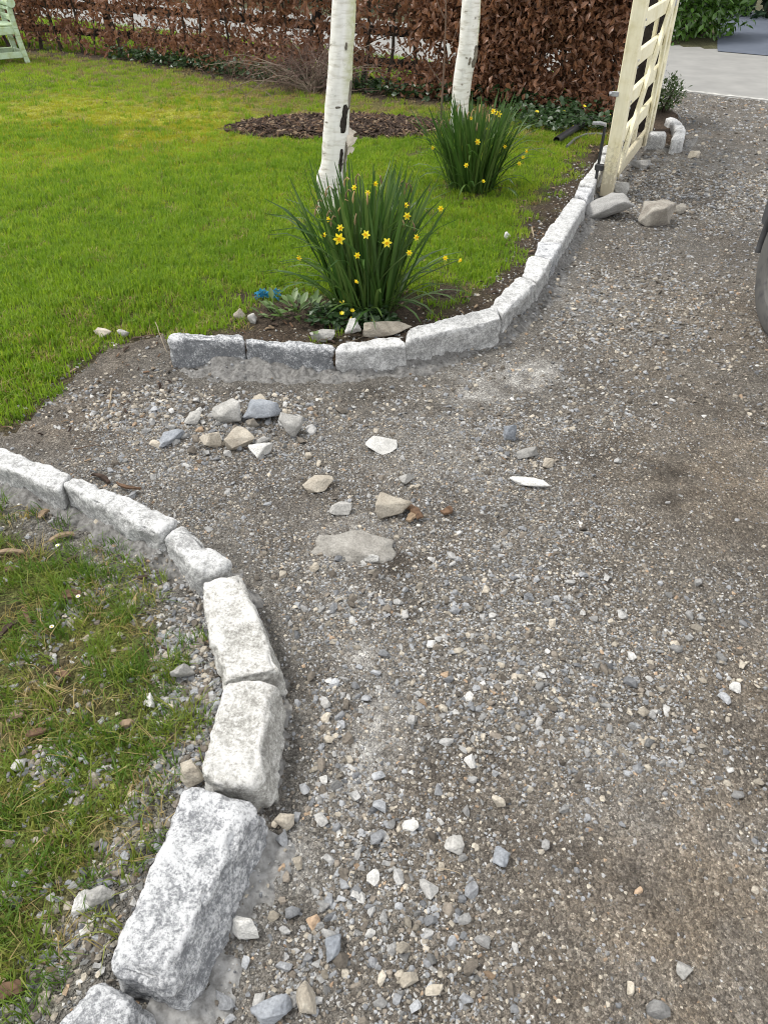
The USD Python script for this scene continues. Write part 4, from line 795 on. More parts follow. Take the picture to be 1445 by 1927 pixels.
def ground_cover(name, spots, n, label, cat, lsize, seed, flowers=0, fl_label=None, zmax=.07, mat=None):
    rg_ = np.random.default_rng(seed); xs_, ys_ = [], []
    for (x0, y0, rx, ry, w) in spots:
        k = int(n * w); a, rr = rg_.uniform(0, 6.283, k), np.sqrt(rg_.random(k)); xs_.append(x0 + rx * rr * np.cos(a)); ys_.append(y0 + ry * rr * np.sin(a))
    x, y = np.concatenate(xs_), np.concatenate(ys_); k = ~inside(KERB_POLYS, x, y); x, y = x[k], y[k]; z = height(x, y) + rg_.uniform(.005, zmax, len(x)) * (0.3 + 1.2 * fbm2(x, y, 4, 3, seed))
    d = rand_dirs(rg_, len(x), .1, .35); up = rand_dirs(rg_, len(x), 1.6, .5); L = lsize * rg_.uniform(.6, 1.3, len(x))
    t = thing(name, label, cat, (0, 0, 0)); obj('foliage', leaves(np.c_[x, y, z], d, up, L, L * .8, .08, .1), mat or M_IVY, t, kind='stuff')
    for i in range(flowers):
        j = rg_.integers(len(x)); c = np.array([x[j], y[j], z[j] + .02]); up_ = np.array([rg_.normal(0, .3), -.5, 1]); up_ /= np.linalg.norm(up_); k = np.arange(8) * np.pi / 4
        a_ = np.cross(up_, [1, 0, 0]); a_ /= np.linalg.norm(a_); b_ = np.cross(up_, a_); dd = np.cos(k)[:, None] * a_ + np.sin(k)[:, None] * b_ + up_ * .25
        obj('flower', leaves(np.repeat(c[None], 8, 0), dd, np.repeat(up_[None], 8, 0), lsize * .38, lsize * .17, .05, 0), M_CELFL, t)
    return t
c = GL(655, 603); ground_cover('celandine_patch', [(c[0], c[1], .2, .12, .7), (c[0] + .12, c[1] - .06, .12, .07, .3)], 520, 'dark ferny celandine patch with tiny yellow flowers under the front daffodils', 'plant', .035, 81, 7, zmax=.06)
hp = lambda t: np.array(HEDGE_L.interpolate(t).coords[0])
spots = [(*(hp(s) + [-.05, -.12]), .42, .24, 1 / 17) for s in np.linspace(.15, 6.4, 17)]
ground_cover('ivy_undergrowth', spots, 3600, 'dark green ivy and celandine growing along the foot of the brown hedge', 'ivy', .055, 82, 0, zmax=.16)
cc = [GL(1010, 222), GL(1050, 240), GL(960, 200), GL(1100, 240)]
ground_cover('celandine_patch', [(q[0], q[1], .42, .3, .25) for q in cc], 1500, 'celandine patch with yellow flowers in front of the hedge by the gate', 'plant', .05, 83, 16, zmax=.12)

# ------------------------------------------------------------------ birches
birch = usdkit.material(stage, LK + 'birch_bark', {
    'g': ('geometry', {}), 'mp': ('mapping', {'scale': (9.0, 9.0, 42.0)}), 'n': ('noise_texture', {'scale': 1.0, 'detail': 5.0, 'roughness': .6}),
    'r': ('rgb_ramp', {'ramp': [(0.27, (0.20, 0.18, 0.15)), (0.36, (0.52, 0.495, 0.44)), (0.5, (0.66, 0.645, 0.605)), (0.75, (0.74, 0.725, 0.69))]}),
    'n2': ('noise_texture', {'scale': 14.0, 'detail': 6.0, 'roughness': .7}), 'r2': ('rgb_ramp', {'ramp': [(0.58, (0, 0, 0)), (0.74, (.8, .8, .8))]}), 'm2': ('mix_color', {'b': (0.28, 0.265, 0.235)}),
    'al': ('attribute', {'attribute': 'algae'}), 'n3': ('noise_texture', {'scale': 45.0, 'detail': 4.0}), 'mm': ('math', {'math_type': 'multiply'}), 'm3': ('mix_color', {'b': (0.36, 0.38, 0.14)}),
    'b': ('bump', {'strength': .55, 'distance': .004}), 'p': ('principled_bsdf', {'roughness': .75, 'specular_ior_level': .25})},
    [('g.position', 'mp.vector'), ('mp.vector', 'n.vector'), ('n.fac', 'r.fac'), ('g.position', 'n2.vector'), ('n2.fac', 'r2.fac'), ('r2.color', 'm2.fac'), ('r.color', 'm2.a'), ('g.position', 'n3.vector'), ('al.fac', 'mm.value1'), ('n3.fac', 'mm.value2'),
     ('mm.value', 'm3.fac'), ('m2.result', 'm3.a'), ('m3.result', 'p.base_color'), ('n.fac', 'b.height'), ('b.normal', 'p.normal')], surface='p.BSDF')
M_BLACKBARK = plain_mat('black_bark', (0.055, 0.047, 0.04), .95, .1, noise=.35, scale=40, bump=.01); M_GREYBARK = plain_mat('grey_bark', (0.24, 0.21, 0.17), .9, .15, noise=.3, scale=35, bump=.008); M_PEEL = plain_mat('peeling_bark', (0.74, 0.66, 0.57), .8, .2, noise=.12, scale=20, bump=.003)
M_LENT = [plain_mat('lenticel_grey', (0.36, 0.33, 0.28), .9, .15, noise=.25, scale=80), plain_mat('lenticel_dark', (0.17, 0.15, 0.125), .9, .15, noise=.25, scale=80)]
M_TWIGB = plain_mat('birch_twig', (0.16, 0.11, 0.08), .8, .3)
def birch_tree(label, base, pts, rad, seed, algae_side, scars, knots):
    """pts: (x, y offsets, z) of the trunk's axis from the base"""
    rg_ = np.random.default_rng(seed); t = thing('birch_tree', label, 'tree', base)
    P = np.asarray(pts, float); zi = np.concatenate([np.linspace(P[0, 2], 1.6, 110), np.linspace(1.66, P[-1, 2], 50)]); from scipy.interpolate import PchipInterpolator as PI
    ax = PI(P[:, 2], P[:, :2])(zi); R = PI(P[:, 2], np.asarray(rad))(zi); k = 40; g = np.linspace(0, 2 * np.pi, k + 1)[:-1]
    cg, sg = np.cos(g), np.sin(g)
    def surf(zv, ang, off=0.0):
        a_ = PI(P[:, 2], P[:, :2])(zv); r_ = PI(P[:, 2], np.asarray(rad))(zv); n_ = meshkit.fbm(np.stack([np.cos(ang) * 1.6 + seed, np.sin(ang) * 1.6, zv * 5.5], -1), 4, seed) - .5; n2 = meshkit.fbm(np.stack([np.cos(ang) * 5 + seed, np.sin(ang) * 5, zv * 22], -1), 3, seed + 3) - .5
        r_ = r_ * (1 + .20 * n_) + .0028 * n2
        for (kz, ka, kr, ks) in knots: r_ = r_ + kr * np.exp(-((zv - kz) / ks) ** 2 - ((np.angle(np.exp(1j * (ang - ka)))) / .55) ** 2)
        r_ = r_ + off; return np.stack([a_[..., 0] + r_ * np.cos(ang), a_[..., 1] + r_ * np.sin(ang), zv], -1)
    ZZ, AA = np.meshgrid(zi, g, indexing='ij'); v = surf(ZZ, AA).reshape(-1, 3); i, j = np.meshgrid(np.arange(len(zi) - 1), np.arange(k), indexing='ij')
    q = np.stack([i * k + j, i * k + (j + 1) % k, (i + 1) * k + (j + 1) % k, (i + 1) * k + j], -1).reshape(-1, 4); tr = obj('trunk', (v, q), birch, t, smooth=True)
    primvar(tr, 'algae', (np.clip(np.cos(AA - algae_side) - .35, 0, 1) * 1.9 * ss(.45, .9, ZZ) + 1.1 * (1 - ss(.0, .2, ZZ))).ravel())
    for (z0, z1, a0, a1, ma, nm) in scars:
        zz_, aa = np.meshgrid(np.linspace(0, 1, 16), np.linspace(0, 1, 9), indexing='ij'); w = np.sin(np.pi * np.clip(zz_ * .92 + .04, 0, 1)) ** .5
        mid_ = (a0 + a1) / 2; ang = mid_ + (aa - .5) * (a1 - a0) * w * (0.45 + .6 * meshkit.noise(np.stack([zz_ * 4, np.round(aa) + seed, aa * 0], -1), seed) + .5 * meshkit.noise(np.stack([zz_ * 11, np.round(aa) + seed, aa * 0], -1), seed + 1)); zv = z0 + (z1 - z0) * zz_
        lift = .004 * np.sin(np.pi * zz_) * np.sin(np.pi * aa); rim = (aa == 0) | (aa == 1) | (zz_ == 0) | (zz_ == 1); v = surf(zv, ang, np.where(rim, -.002, .0025) + lift + .003 * rg_.random(zv.shape) * ~rim).reshape(-1, 3)
        i, j = np.meshgrid(np.arange(15), np.arange(8), indexing='ij'); obj(nm, (v, np.stack([i * 9 + j, i * 9 + j + 1, (i + 1) * 9 + j + 1, (i + 1) * 9 + j], -1).reshape(-1, 4)), ma, t, smooth=True)
    for _ in range(13):
        zc, ac = rg_.uniform(.12, 1.25), rg_.uniform(-3.0, 0.1); aw, hh = rg_.uniform(.12, .5), rg_.uniform(.003, .008); u_ = np.linspace(-1, 1, 9); zv = zc + np.stack([-hh * np.sqrt(1 - u_ ** 2 * .96), hh * np.sqrt(1 - u_ ** 2 * .96)]) * (.6 + .8 * rg_.random((2, 9))); v = surf(zv, ac + aw / 2 * np.stack([u_, u_]), .0014).reshape(-1, 3)
        obj('lenticel', (v, np.array([[i, i + 1, 10 + i, 9 + i] for i in range(8)])), M_LENT[rg_.integers(2)], t)
    # bare limbs above the picture
    for b_ in range(9):
        z0 = rg_.uniform(2.3, P[-1, 2] - .4); a_ = PI(P[:, 2], P[:, :2])(z0); az = rg_.uniform(0, 6.283); L = rg_.uniform(.8, 1.7); s = np.linspace(0, 1, 8)[:, None]
        p = np.array([a_[0], a_[1], z0]) + s * L * np.array([math.cos(az) * .75, math.sin(az) * .75, .7]) + np.c_[rg_.normal(0, .03, (8, 2)), -(s[:, 0] ** 2) * .2]; br = obj('limb', MB().tube(p, np.linspace(.02, .004, 8), 6).mesh(), M_TWIGB, t, smooth=True); m_ = MB()
        for w_ in range(7):
            c = p[rg_.integers(3, 8)]; d = rand_dirs(rg_, 1, -.1)[0]; m_.tube(c + np.linspace(0, 1, 5)[:, None] * d * .5 + np.c_[np.zeros((5, 2)), -np.linspace(0, .35, 5) ** 2], np.linspace(.004, .0015, 5), 4)
        obj('twigs', m_.mesh(), M_TWIGB, br, kind='stuff')
    return t, surf
b1 = GL(617, 400); b1[2] -= .02
t1, surf1 = birch_tree('nearer white birch with black scars and peeling bark, behind the front daffodils', b1, [(0, 0, -.1), (.0, 0, .0), (.035, 0, .15), (.052, 0, .35), (.085, 0, .62), (.118, 0, .9), (.15, .0, 1.25), (.2, .03, 2.0), (.3, .1, 3.4), (.34, .2, 5.2)], [.088, .082, .082, .076, .076, .070, .064, .058, .042, .02], 5, -.2,
    [(.50, .66, -1.28, -.52, M_BLACKBARK, 'bark_scar'), (.28, .42, -1.15, -.75, M_BLACKBARK, 'bark_scar'), (.22, .46, -.72, -.35, M_GREYBARK, 'bark_plate'), (.62, .78, -.62, -.2, M_GREYBARK, 'bark_plate'), (.93, .97, -1.3, -1.05, M_GREYBARK, 'knot')], [(.24, 3.5, .028, .055), (.45, -.15, .012, .1)])
# peeling flakes on its right side
rg = np.random.default_rng(91)
for (z0, a0, w, h) in ((.455, -.55, .075, .07), (.40, -.35, .05, .05), (.50, -.3, .045, .05)):
    uu, vv = np.meshgrid(np.linspace(0, 1, 8), np.linspace(0, 1, 8), indexing='ij'); rag = .45 + .75 * rg.random(8)[None, :] * np.sin(np.pi * np.clip(vv, .12, .88)); zv = z0 + (vv - .5) * h * (1 - .45 * uu ** 2) + .012 * rg.normal(size=8)[:, None] * uu; an = a0 + uu * rag * .5
    P0 = surf1(zv, an, .003 + (uu * rag) ** 1.6 * .04 + .007 * rg.random(uu.shape) * uu); v = P0.reshape(-1, 3); i, j = np.meshgrid(np.arange(7), np.arange(7), indexing='ij'); obj('bark_flake', (v, np.stack([i * 8 + j, (i + 1) * 8 + j, (i + 1) * 8 + j + 1, i * 8 + j + 1], -1).reshape(-1, 4)), M_PEEL, t1)
b2 = GL(860, 262); b2[2] -= .02
birch_tree('farther white birch with one oval grey knot, behind the back daffodils', b2, [(0, 0, -.1), (.0, 0, .0), (.008, 0, .25), (.02, 0, .5), (.045, 0, .75), (.05, 0, 1.05), (.06, .02, 2.0), (.1, .1, 3.4), (.16, .2, 5.0)], [.078, .074, .072, .075, .076, .072, .062, .045, .02], 9, .4, [(.56, .72, -1.0, -.4, M_GREYBARK, 'knot'), (.58, .64, -1.35, -1.15, M_GREYBARK, 'bark_scar')], [(.64, -.7, .016, .08)])

# ------------------------------------------------------------------ beech hedge
M_BEECH = leaf_mat('beech_leaf_brown', [(0.22, 0.11, 0.062), (0.36, 0.195, 0.115), (0.48, 0.28, 0.175), (0.60, 0.40, 0.28), (0.72, 0.56, 0.45)], .42, .35, .6, island=True)
M_STEM = plain_mat('hedge_stem', (0.07, 0.055, 0.042), .9, .2, noise=.2, scale=30, bump=.004)
rg = np.random.default_rng(101); LH = HEDGE_L.length
t = thing('beech_hedge', 'long clipped beech hedge with dry brown leaves along the road side of the lawn', 'hedge', (0, 0, 0))
cl = []
while len(cl) < 2700:
    s = rg.uniform(0, 10.8) if rg.random() < .62 else rg.uniform(0, 2.2); z = rg.uniform(.05, 1.55); p = hp(s) + rg.uniform(-.3, .32, 2) * np.array([.5, .85]); 
    f = meshkit.fbm(np.array([s * 1.5, z * 2.4, .3]), 3, 5); dens = 1.0
    lowcut = .18 + .12 * meshkit.noise(np.array([s * 2, 0, 0.]), 4) if s > 2.3 else .1
    if z < lowcut: dens = .12
    if s > 1.7: dens *= 1 - .85 * math.exp(-((z - (.50 - .035 * (s - 5))) / .10) ** 2) * float(ss(.42, .62, meshkit.noise(np.array([s * 1.1, 3, 0.]), 8)))
    if 1.5 < s < 2.7: dens *= 1 - .9 * math.exp(-((z - .42) / .2) ** 2)
    if rg.random() < dens * float(ss(.28, .5, f)): cl.append((*p, z))
cl = np.array(cl); per = 21; c = np.repeat(cl, per, 0) + rg.normal(0, 1, (len(cl) * per, 3)) * [.095, .085, .085]; c = c[c[:, 2] > .07]
nlf = len(c); d = rand_dirs(rg, nlf, -.75, .7); up = rand_dirs(rg, nlf, .2) * .8 + np.array([-.35, -.6, .45]); L = rg.uniform(.042, .092, nlf)
obj('foliage', leaves(c, d, up, L, L * rg.uniform(.36, .58, nlf), .22, .25), M_BEECH, t, kind='stuff')
for s in np.arange(.12, 10.8, .34):
    p = hp(s + rg.uniform(-.08, .08)); h = rg.uniform(1.2, 1.5); q = np.linspace(0, 1, 9)[:, None]; P = np.r_[p, 0] + q * np.array([rg.normal(0, .1), rg.normal(0, .08), h]) + np.c_[rg.normal(0, .015, (9, 2)), np.zeros(9)]; r0 = rg.uniform(.014, .03)
    tr = obj('trunk', MB().tube(P, np.linspace(r0, r0 * .4, 9), 7).mesh(), M_STEM, t, smooth=True); m_ = MB()
    for k in range(13):
        b = P[rg.integers(1, 9)]; e = b + np.array([*rg.normal(0, .24, 2), rg.uniform(-.05, .28)]); mm = (b + e) / 2 + rg.normal(0, .03, 3); m_.tube(np.array([b, mm, e]), [.006, .0045, .002], 4)
    obj('branches', m_.mesh(), M_STEM, tr, kind='stuff')

# fence behind it
M_FENCE = plain_mat('dark_fence_timber', (0.035, 0.028, 0.024), .85, .2, noise=.3, scale=25, bump=.003)
off = np.array([.30, .48]); fx = lambda s: hp(s) + off
t = thing('rail_fence', 'low dark timber post and rail fence half hidden behind the brown hedge', 'fence', (0, 0, 0)); sp = [-.0, 1.9, 3.8, 5.7, 7.6, 9.5, 11.0]
for s in sp: p = fx(max(s, 0)); obj('post', MB().bar((*p, -.1), (*p, .72), .09, .09, (0, 1, 0)).mesh(), M_FENCE, t)
for a, b in zip(sp[:-1], sp[1:]):
    for z in (.24, .55): pa, pb = fx(max(a, 0)), fx(b); d_ = np.r_[pb - pa, 0]; d_ /= np.linalg.norm(d_); n_ = np.array([d_[1], -d_[0], 0]) * .058; obj('rail', MB().bar(np.r_[pa, z] - n_, np.r_[pb, z] - n_ - d_ * .01, .026, .095).mesh(), M_FENCE, t)

# bare shrub and sapling in front of the hedge
rg = np.random.default_rng(111); M_SHRUB = plain_mat('bare_shrub_twig', (0.17, 0.115, 0.095), .85, .2, noise=.2)
M_SHRUB2 = plain_mat('bare_shrub_stem', (0.26, 0.21, 0.16), .85, .2, noise=.2)
c0 = GL(585, 172); t = thing('bare_shrub', 'leafless twiggy shrub arching in front of the brown hedge, behind the nearer birch', 'shrub', c0)
for k in range(34):
    az = rg.uniform(0, 6.283); L = rg.uniform(.6, 1.25); q = np.linspace(0, 1, 9); el = rg.uniform(.5, 1.25); out = L * q * math.cos(el); z = L * (q * math.sin(el) - .45 * q ** 2.2); P = np.c_[out * math.cos(az) * 1.35, out * math.sin(az) * .7, z] + np.c_[rg.normal(0, .012, (9, 3))]; P[0] = [rg.normal(0, .05), rg.normal(0, .05), -.03]
    st_ = obj('stem', MB().tube(P, np.linspace(.008, .002, 9), 5).mesh(), M_SHRUB2, t, smooth=True); m_ = MB()
    for j in range(13):
        b = P[rg.integers(2, 9)]; d_ = rand_dirs(rg, 1, .15)[0]; l_ = rg.uniform(.1, .28); e = b + d_ * l_; m_.tube(np.array([b, (b + e) / 2 + rg.normal(0, .015, 3), e]), [.0028, .002, .0012], 4)
        for _ in range(2): e2 = e + rand_dirs(rg, 1, -.1)[0] * .09; m_.tube(np.array([(b + e) / 2, e2]), [.0018, .001], 3)
    obj('twigs', m_.mesh(), M_SHRUB, st_, kind='stuff')
c0 = GL(829, 228); t = thing('young_sapling', 'thin bare sapling stem with a white tag, at the right end of the mulch bed', 'sapling', c0)
P = np.array([(0, 0, -.03), (.004, 0, .2), (.01, .01, .45), (.008, .02, .75), (.0, .03, 1.05), (-.01, .04, 1.3)]); obj('stem', MB().tube(P, [.011, .010, .009, .007, .005, .003], 6).mesh(), M_TWIGB, t, smooth=True)
for a, b in (((.006, 0, .3), (-.22, .0, .62)), ((.008, 0, .5), (.14, .05, .8)), ((.0, .02, .8), (-.12, .05, 1.05))): obj('branch', MB().tube(np.array([a, (np.array(a) + b) / 2 + [0, 0, -.03], b]), [.005, .004, .002], 5).mesh(), M_TWIGB, t, smooth=True)
obj('tag', MB().bar((.03, -.012, .62), (.055, -.012, .54), .004, .028, (1, 0, .3)).mesh(), plain_mat('white_plastic', (.8, .8, .78), .4), t); obj('tag_string', MB().tube(np.array([(.012, .01, .64), (.022, -.005, .645), (.03, -.012, .62)]), .0012, 4).mesh(), plain_mat('white_plastic', (.8, .8, .78), .4), t)

# brick half hidden by the hedge
c = GL(817, 183); o = obj('brick', MB().bar((-.1, 0, .04), (.1, 0, .06), .09, .065).mesh(), plain_mat('red_brick', (.36, .20, .12), .9, .2, noise=.2, scale=30, bump=.002), label='orange brick lying in the shade under the hedge, left of the farther birch', cat='brick'); UsdGeom.Xformable(o).AddTranslateOp().Set(Gf.Vec3d(c[0], c[1], hz1(c[0], c[1]))); UsdGeom.Xformable(o).AddRotateZOp().Set(-25.0)
# drain pipe and offcut
M_PIPE = plain_mat('black_plastic', (0.022, 0.022, 0.024), .4, .5, noise=.2)
a, b = GL(1046, 272), GL(1108, 238); a[2], b[2] = hz1(a[0], a[1]) + .035, hz1(b[0], b[1]) + .06
def pipe(a, b, ro, ri):
    d = (b - a) / np.linalg.norm(b - a); m_ = MB().tube(np.array([a, a * .5 + b * .5, b]), ro, 20, caps=False); m_.tube(np.array([b, a * .5 + b * .5, a]), ri, 20, caps=False); u = np.cross(d, [0, 0, 1]); u /= np.linalg.norm(u); w = np.cross(u, d); g = np.linspace(0, 2 * np.pi, 21)[:-1]
    for e in (a, b):
        ring = [e + r_ * (np.cos(g)[:, None] * u + np.sin(g)[:, None] * w) for r_ in (ri, ro)]; m_.add(np.vstack(ring), [[j, (j + 1) % 20, 20 + (j + 1) % 20, 20 + j] for j in range(20)])
    return m_.mesh()
obj('drain_pipe', pipe(a, b, .03, .025), M_PIPE, smooth=40, label='open black plastic drain pipe lying on the grass by the gate', cat='pipe')
P = np.array([GL(*p) for p in ((1066, 280), (1082, 265), (1102, 257), (1125, 256), (1140, 258))]); P[:, 2] = height(P[:, 0], P[:, 1]) + .02
obj('grey_hose', MB().tube(P, .012, 8).mesh(), plain_mat('grey_hose_rubber', (.13, .135, .135), .5), smooth=True, label='thin grey hose lying beside the black pipe', cat='hose')

# ------------------------------------------------------------------ gate
CREAM = usdkit.material(stage, LK + 'cream_paint', {'g': ('geometry', {}), 'n': ('noise_texture', {'scale': 9.0, 'detail': 6.0, 'roughness': .65}), 'r': ('rgb_ramp', {'ramp': [(.3, (.60, .54, .33)), (.5, (.71, .66, .47)), (.7, (.75, .71, .53))]}),
    'mp': ('mapping', {'scale': (60, 60, 5)}), 'n2': ('noise_texture', {'scale': 1.0, 'detail': 4.0}), 'n4': ('noise_texture', {'scale': 32.0, 'detail': 6.0, 'roughness': .75}), 'r4': ('rgb_ramp', {'ramp': [(.64, (0, 0, 0)), (.74, (.8, .8, .8))]}), 'm4': ('mix_color', {'b': (.33, .30, .15)}), 'sx': ('separate_xyz', {}), 'mz': ('map_range', {'from_min': .42, 'from_max': .0, 'to_min': 0.0, 'to_max': 1.0, 'clamp': True}), 'n5': ('noise_texture', {'scale': 55.0, 'detail': 5.0, 'roughness': .7}), 'a5': ('math', {'math_type': 'multiply_add', 'value2': .5}), 'r5': ('rgb_ramp', {'ramp': [(.62, (0, 0, 0)), (.85, (.75, .75, .75))]}), 'm5': ('mix_color', {'b': (.30, .26, .19)}), 'rg_': ('rgb_ramp', {'ramp': [(.3, (.9, .9, .88)), (.6, (1, 1, 1))]}), 'm6': ('mix_color', {'blend_type': 'multiply', 'fac': 1.0}),
    'b': ('bump', {'strength': .5, 'distance': .002}), 'p': ('principled_bsdf', {'roughness': .5, 'specular_ior_level': .4})}, [('g.position', 'n.vector'), ('n.fac', 'r.fac'), ('g.position', 'mp.vector'), ('mp.vector', 'n2.vector'), ('n2.fac', 'b.height'), ('b.normal', 'p.normal'), ('g.position', 'n4.vector'), ('n4.fac', 'r4.fac'), ('r4.color', 'm4.fac'), ('r.color', 'm4.a'), ('g.position', 'sx.vector'), ('sx.z', 'mz.value'), ('g.position', 'n5.vector'), ('mz.result', 'a5.value1'), ('n5.fac', 'a5.value3'), ('a5.value', 'r5.fac'), ('r5.color', 'm5.fac'), ('m4.result', 'm5.a'), ('n2.fac', 'rg_.fac'), ('m5.result', 'm6.a'), ('rg_.color', 'm6.b'), ('m6.result', 'p.base_color')], surface='p.BSDF')
M_IRON = plain_mat('black_iron', (.03, .03, .032), .45, .5, metal=.0, noise=.3, scale=40); M_ZINC = plain_mat('galvanised_steel', (.42, .43, .44), .45, .5, metal=.7, noise=.15, scale=60)
ga, gb = G(1140, 371)[:2], G(1214, 273)[:2]; gl = np.linalg.norm(gb - ga); gd = np.r_[(gb - ga) / gl, 0]; gn = np.array([gd[1], -gd[0], 0])   # gn: towards the drive
t = thing('field_gate', 'cream painted wooden five-bar gate standing open at the end of the kerb', 'gate', (*ga, 0))
at = lambda u, z, o=0.0: gd * u + gn * o + np.array([0, 0, z])
obj('front_stile', MB().bar(at(0, .015), at(0, 1.42), .088, .095, gd, .006).mesh(), CREAM, t); obj('hinge_stile', MB().bar(at(gl, .03), at(gl, 1.42), .062, .09, gd, .006).mesh(), CREAM, t)
for z in (.115, .355, .595, .83, 1.05, 1.3): obj('rail', MB().bar(at(.045, z), at(gl - .043, z), .034, .092 if z < 1.2 else .11, (0, 0, 1), .004).mesh(), CREAM, t)
obj('brace', MB().bar(at(.10, .12, .033), at(gl - .12, 1.30, .033), .026, .075, (0, 0, 1), .003).mesh(), CREAM, t); obj('upright', MB().bar(at(gl * .66, .06, -.03), at(gl * .66, 1.34, -.03), .022, .085, gd, .003).mesh(), CREAM, t)
obj('upright', MB().bar(at(gl * .80, .07, .032), at(gl * .80, 1.34, .032), .022, .07, gd, .003).mesh(), CREAM, t)
for z in (.115, .355, .595, .83, 1.05):
    for u, dz in ((.0, .02), (.0, -.02), (gl, .02), (gl, -.02)): obj('bolt', MB().tube(np.array([at(u, z + dz, .049 if u == 0 else .046), at(u, z + dz, .054 if u == 0 else .051)]), [.0075, .006], 8).mesh(), M_ZINC, t)
obj('hinge_strap', MB().bar(at(gl - .42, 1.055, .020), at(gl + .04, 1.055, .020), .006, .05).mesh(), M_ZINC, t); obj('hinge_bracket', MB().bar(at(gl - .25, 1.06, .026), at(gl - .12, 1.06, .026), .012, .075).mesh(), M_ZINC, t)
lb = obj('latch', MB().bar(at(-.05, .66, -.03), at(-.05, .66, -.075), .012, .03).mesh(), M_ZINC, t); obj('latch_knob', MB().tube(np.array([at(-.05, .66, -.075), at(-.05, .66, -.09)]), .012, 8).mesh(), M_ZINC, lb, smooth=40)
bo = -.085; bt = at(-.03, .46, bo); rod = obj('drop_bolt', MB().tube(np.array([at(-.045, -.03, bo), at(-.04, .22, bo), bt]), .0105, 10).mesh(), M_IRON, t, smooth=40)
obj('bolt_handle', MB().tube(np.array([bt, bt + [.0, 0, .012], bt + [-.04, -.005, .022], bt + [-.09, -.01, .022]]), [.0105, .012, .012, .011], 10).mesh(), M_ZINC, rod, smooth=40); obj('bolt_bracket', MB().bar(at(-.042, .205, bo - .02), at(-.042, .205, -.045), .035, .04).mesh(), M_IRON, rod)
c = G(1197, 268); t = thing('gate_post', 'black timber post standing right behind the cream gate', 'post', (c[0] + .0, c[1] + .17, 0)); obj('shaft', MB().bar((0, 0, -.1), (0, 0, 1.25), .17, .15, (0, 1, 0), .008).mesh(), M_FENCE, t); obj('cap', MB().bar((0, 0, 1.252), (0, 0, 1.285), .20, .18, (0, 1, 0), .01).mesh(), M_FENCE, t)

# ------------------------------------------------------------------ far planting: little evergreen, laurel, conifer hedge
def leafy(name, label, cat, loc, size, n, L, wr, mat, seed, stems=7, droop=.0, shape=.75, clumps=60, trunk=True, mid=.52):
    rg_ = np.random.default_rng(seed); t = thing(name, label, cat, loc); size = np.asarray(size, float)
    c = rand_dirs(rg_, clumps, 0, 1.0) * (rg_.random(clumps)[:, None] ** .33); c = c * size / 2 * [.88, .88, .92] + [0, 0, size[2] * mid]
    p = np.repeat(c, max(1, n // clumps), 0); p = p + rg_.normal(0, 1, p.shape) * size * .085; p[:, 2] = np.abs(p[:, 2] - .03) + .03; k = len(p)
    o = p - [0, 0, size[2] * .4]; o /= np.linalg.norm(o, axis=1, keepdims=True); d = o * shape + rand_dirs(rg_, k, -droop) * .8; up = o * .4 + np.array([0, 0, .9]) + rg_.normal(0, .4, (k, 3)); ll = L * rg_.uniform(.65, 1.25, k)
    obj('foliage', leaves(p, d, up, ll, ll * wr, .10, .12), mat, t, kind='stuff'); m_ = MB()
    for i in range(stems): e = c[rg_.integers(len(c))]; b = np.array([rg_.normal(0, size[0] * .05), rg_.normal(0, size[1] * .05), -.05]); m_.tube(np.array([b, (b + e) / 2 + rg_.normal(0, .03, 3), e]), [.014, .01, .004], 5)
    obj('stem', m_.mesh(), M_STEM, t); return t
M_LAUREL = leaf_mat('laurel_leaf', [(0.06, 0.13, 0.018), (0.10, 0.19, 0.022), (0.16, 0.26, 0.028), (0.26, 0.34, 0.035)], .3, .2, .6, island=True); M_CONIF = leaf_mat('conifer_leaf', [(0.012, 0.03, 0.012), (0.02, 0.045, 0.015), (0.035, 0.06, 0.018)], .6, .1, .3, island=True); M_SMALLEV = leaf_mat('small_evergreen', [(0.05, 0.085, 0.02), (0.08, 0.12, 0.03), (0.11, 0.11, 0.04)], .5, .2, .4, island=True)
c = G(1247, 224); leafy('evergreen_shrub', 'little evergreen shrub in the planting bed beyond the gate', 'shrub', (c[0], c[1], .06), (.33, .33, .30), 750, .04, .35, M_SMALLEV, 121, clumps=40)
P = np.array([(0, 0, 0), (.1, .02, .3), (.28, .05, .62)]); 
c = G(1318, 80); leafy('laurel_bush', 'glossy green laurel bush across the road, beside the dark tarmac entrance', 'bush', (c[0] - .12, c[1] + .28, .0), (1.75, 1.2, 1.7), 4200, .12, .42, M_LAUREL, 122, clumps=120, mid=.42)
rd = np.array([.8, -.6]); 
for i, s in enumerate(np.arange(1.5, 20, 1.7)):
    p = np.array([3.28, 9.61]) + np.array([.6, .8]) * 4.6 - rd * (s - 1.0); leafy('roadside_bush', ['dark green roadside bush right behind the top of the gate, beside the laurel'][0] if i == 0 else 'dark green roadside bush seen through the top of the brown hedge', 'bush', (*p, 0), (2.0, 1.4, 2.0), 1100, .11, .5, M_CONIF, 130 + i, clumps=70, group=None) if False else None
t = thing('roadside_hedge', 'dark green hedge along the far side of the road behind the brown hedge', 'hedge', (0, 0, 0)); rg = np.random.default_rng(140)
n = 9000; s = rg.uniform(3.0, 22, n); p = np.array([3.28, 9.61]) + np.array([.6, .8]) * (4.7 + rg.normal(0, .25, n))[:, None] - rd * (s - .2)[:, None]; z = rg.uniform(0, 2.0, n); obj('foliage', leaves(np.c_[p, z], rand_dirs(rg, n, -.2), rand_dirs(rg, n, .6) + [0, -.6, 0], .16, .08, .1, .1), M_CONIF, t, kind='stuff')
m_ = MB()
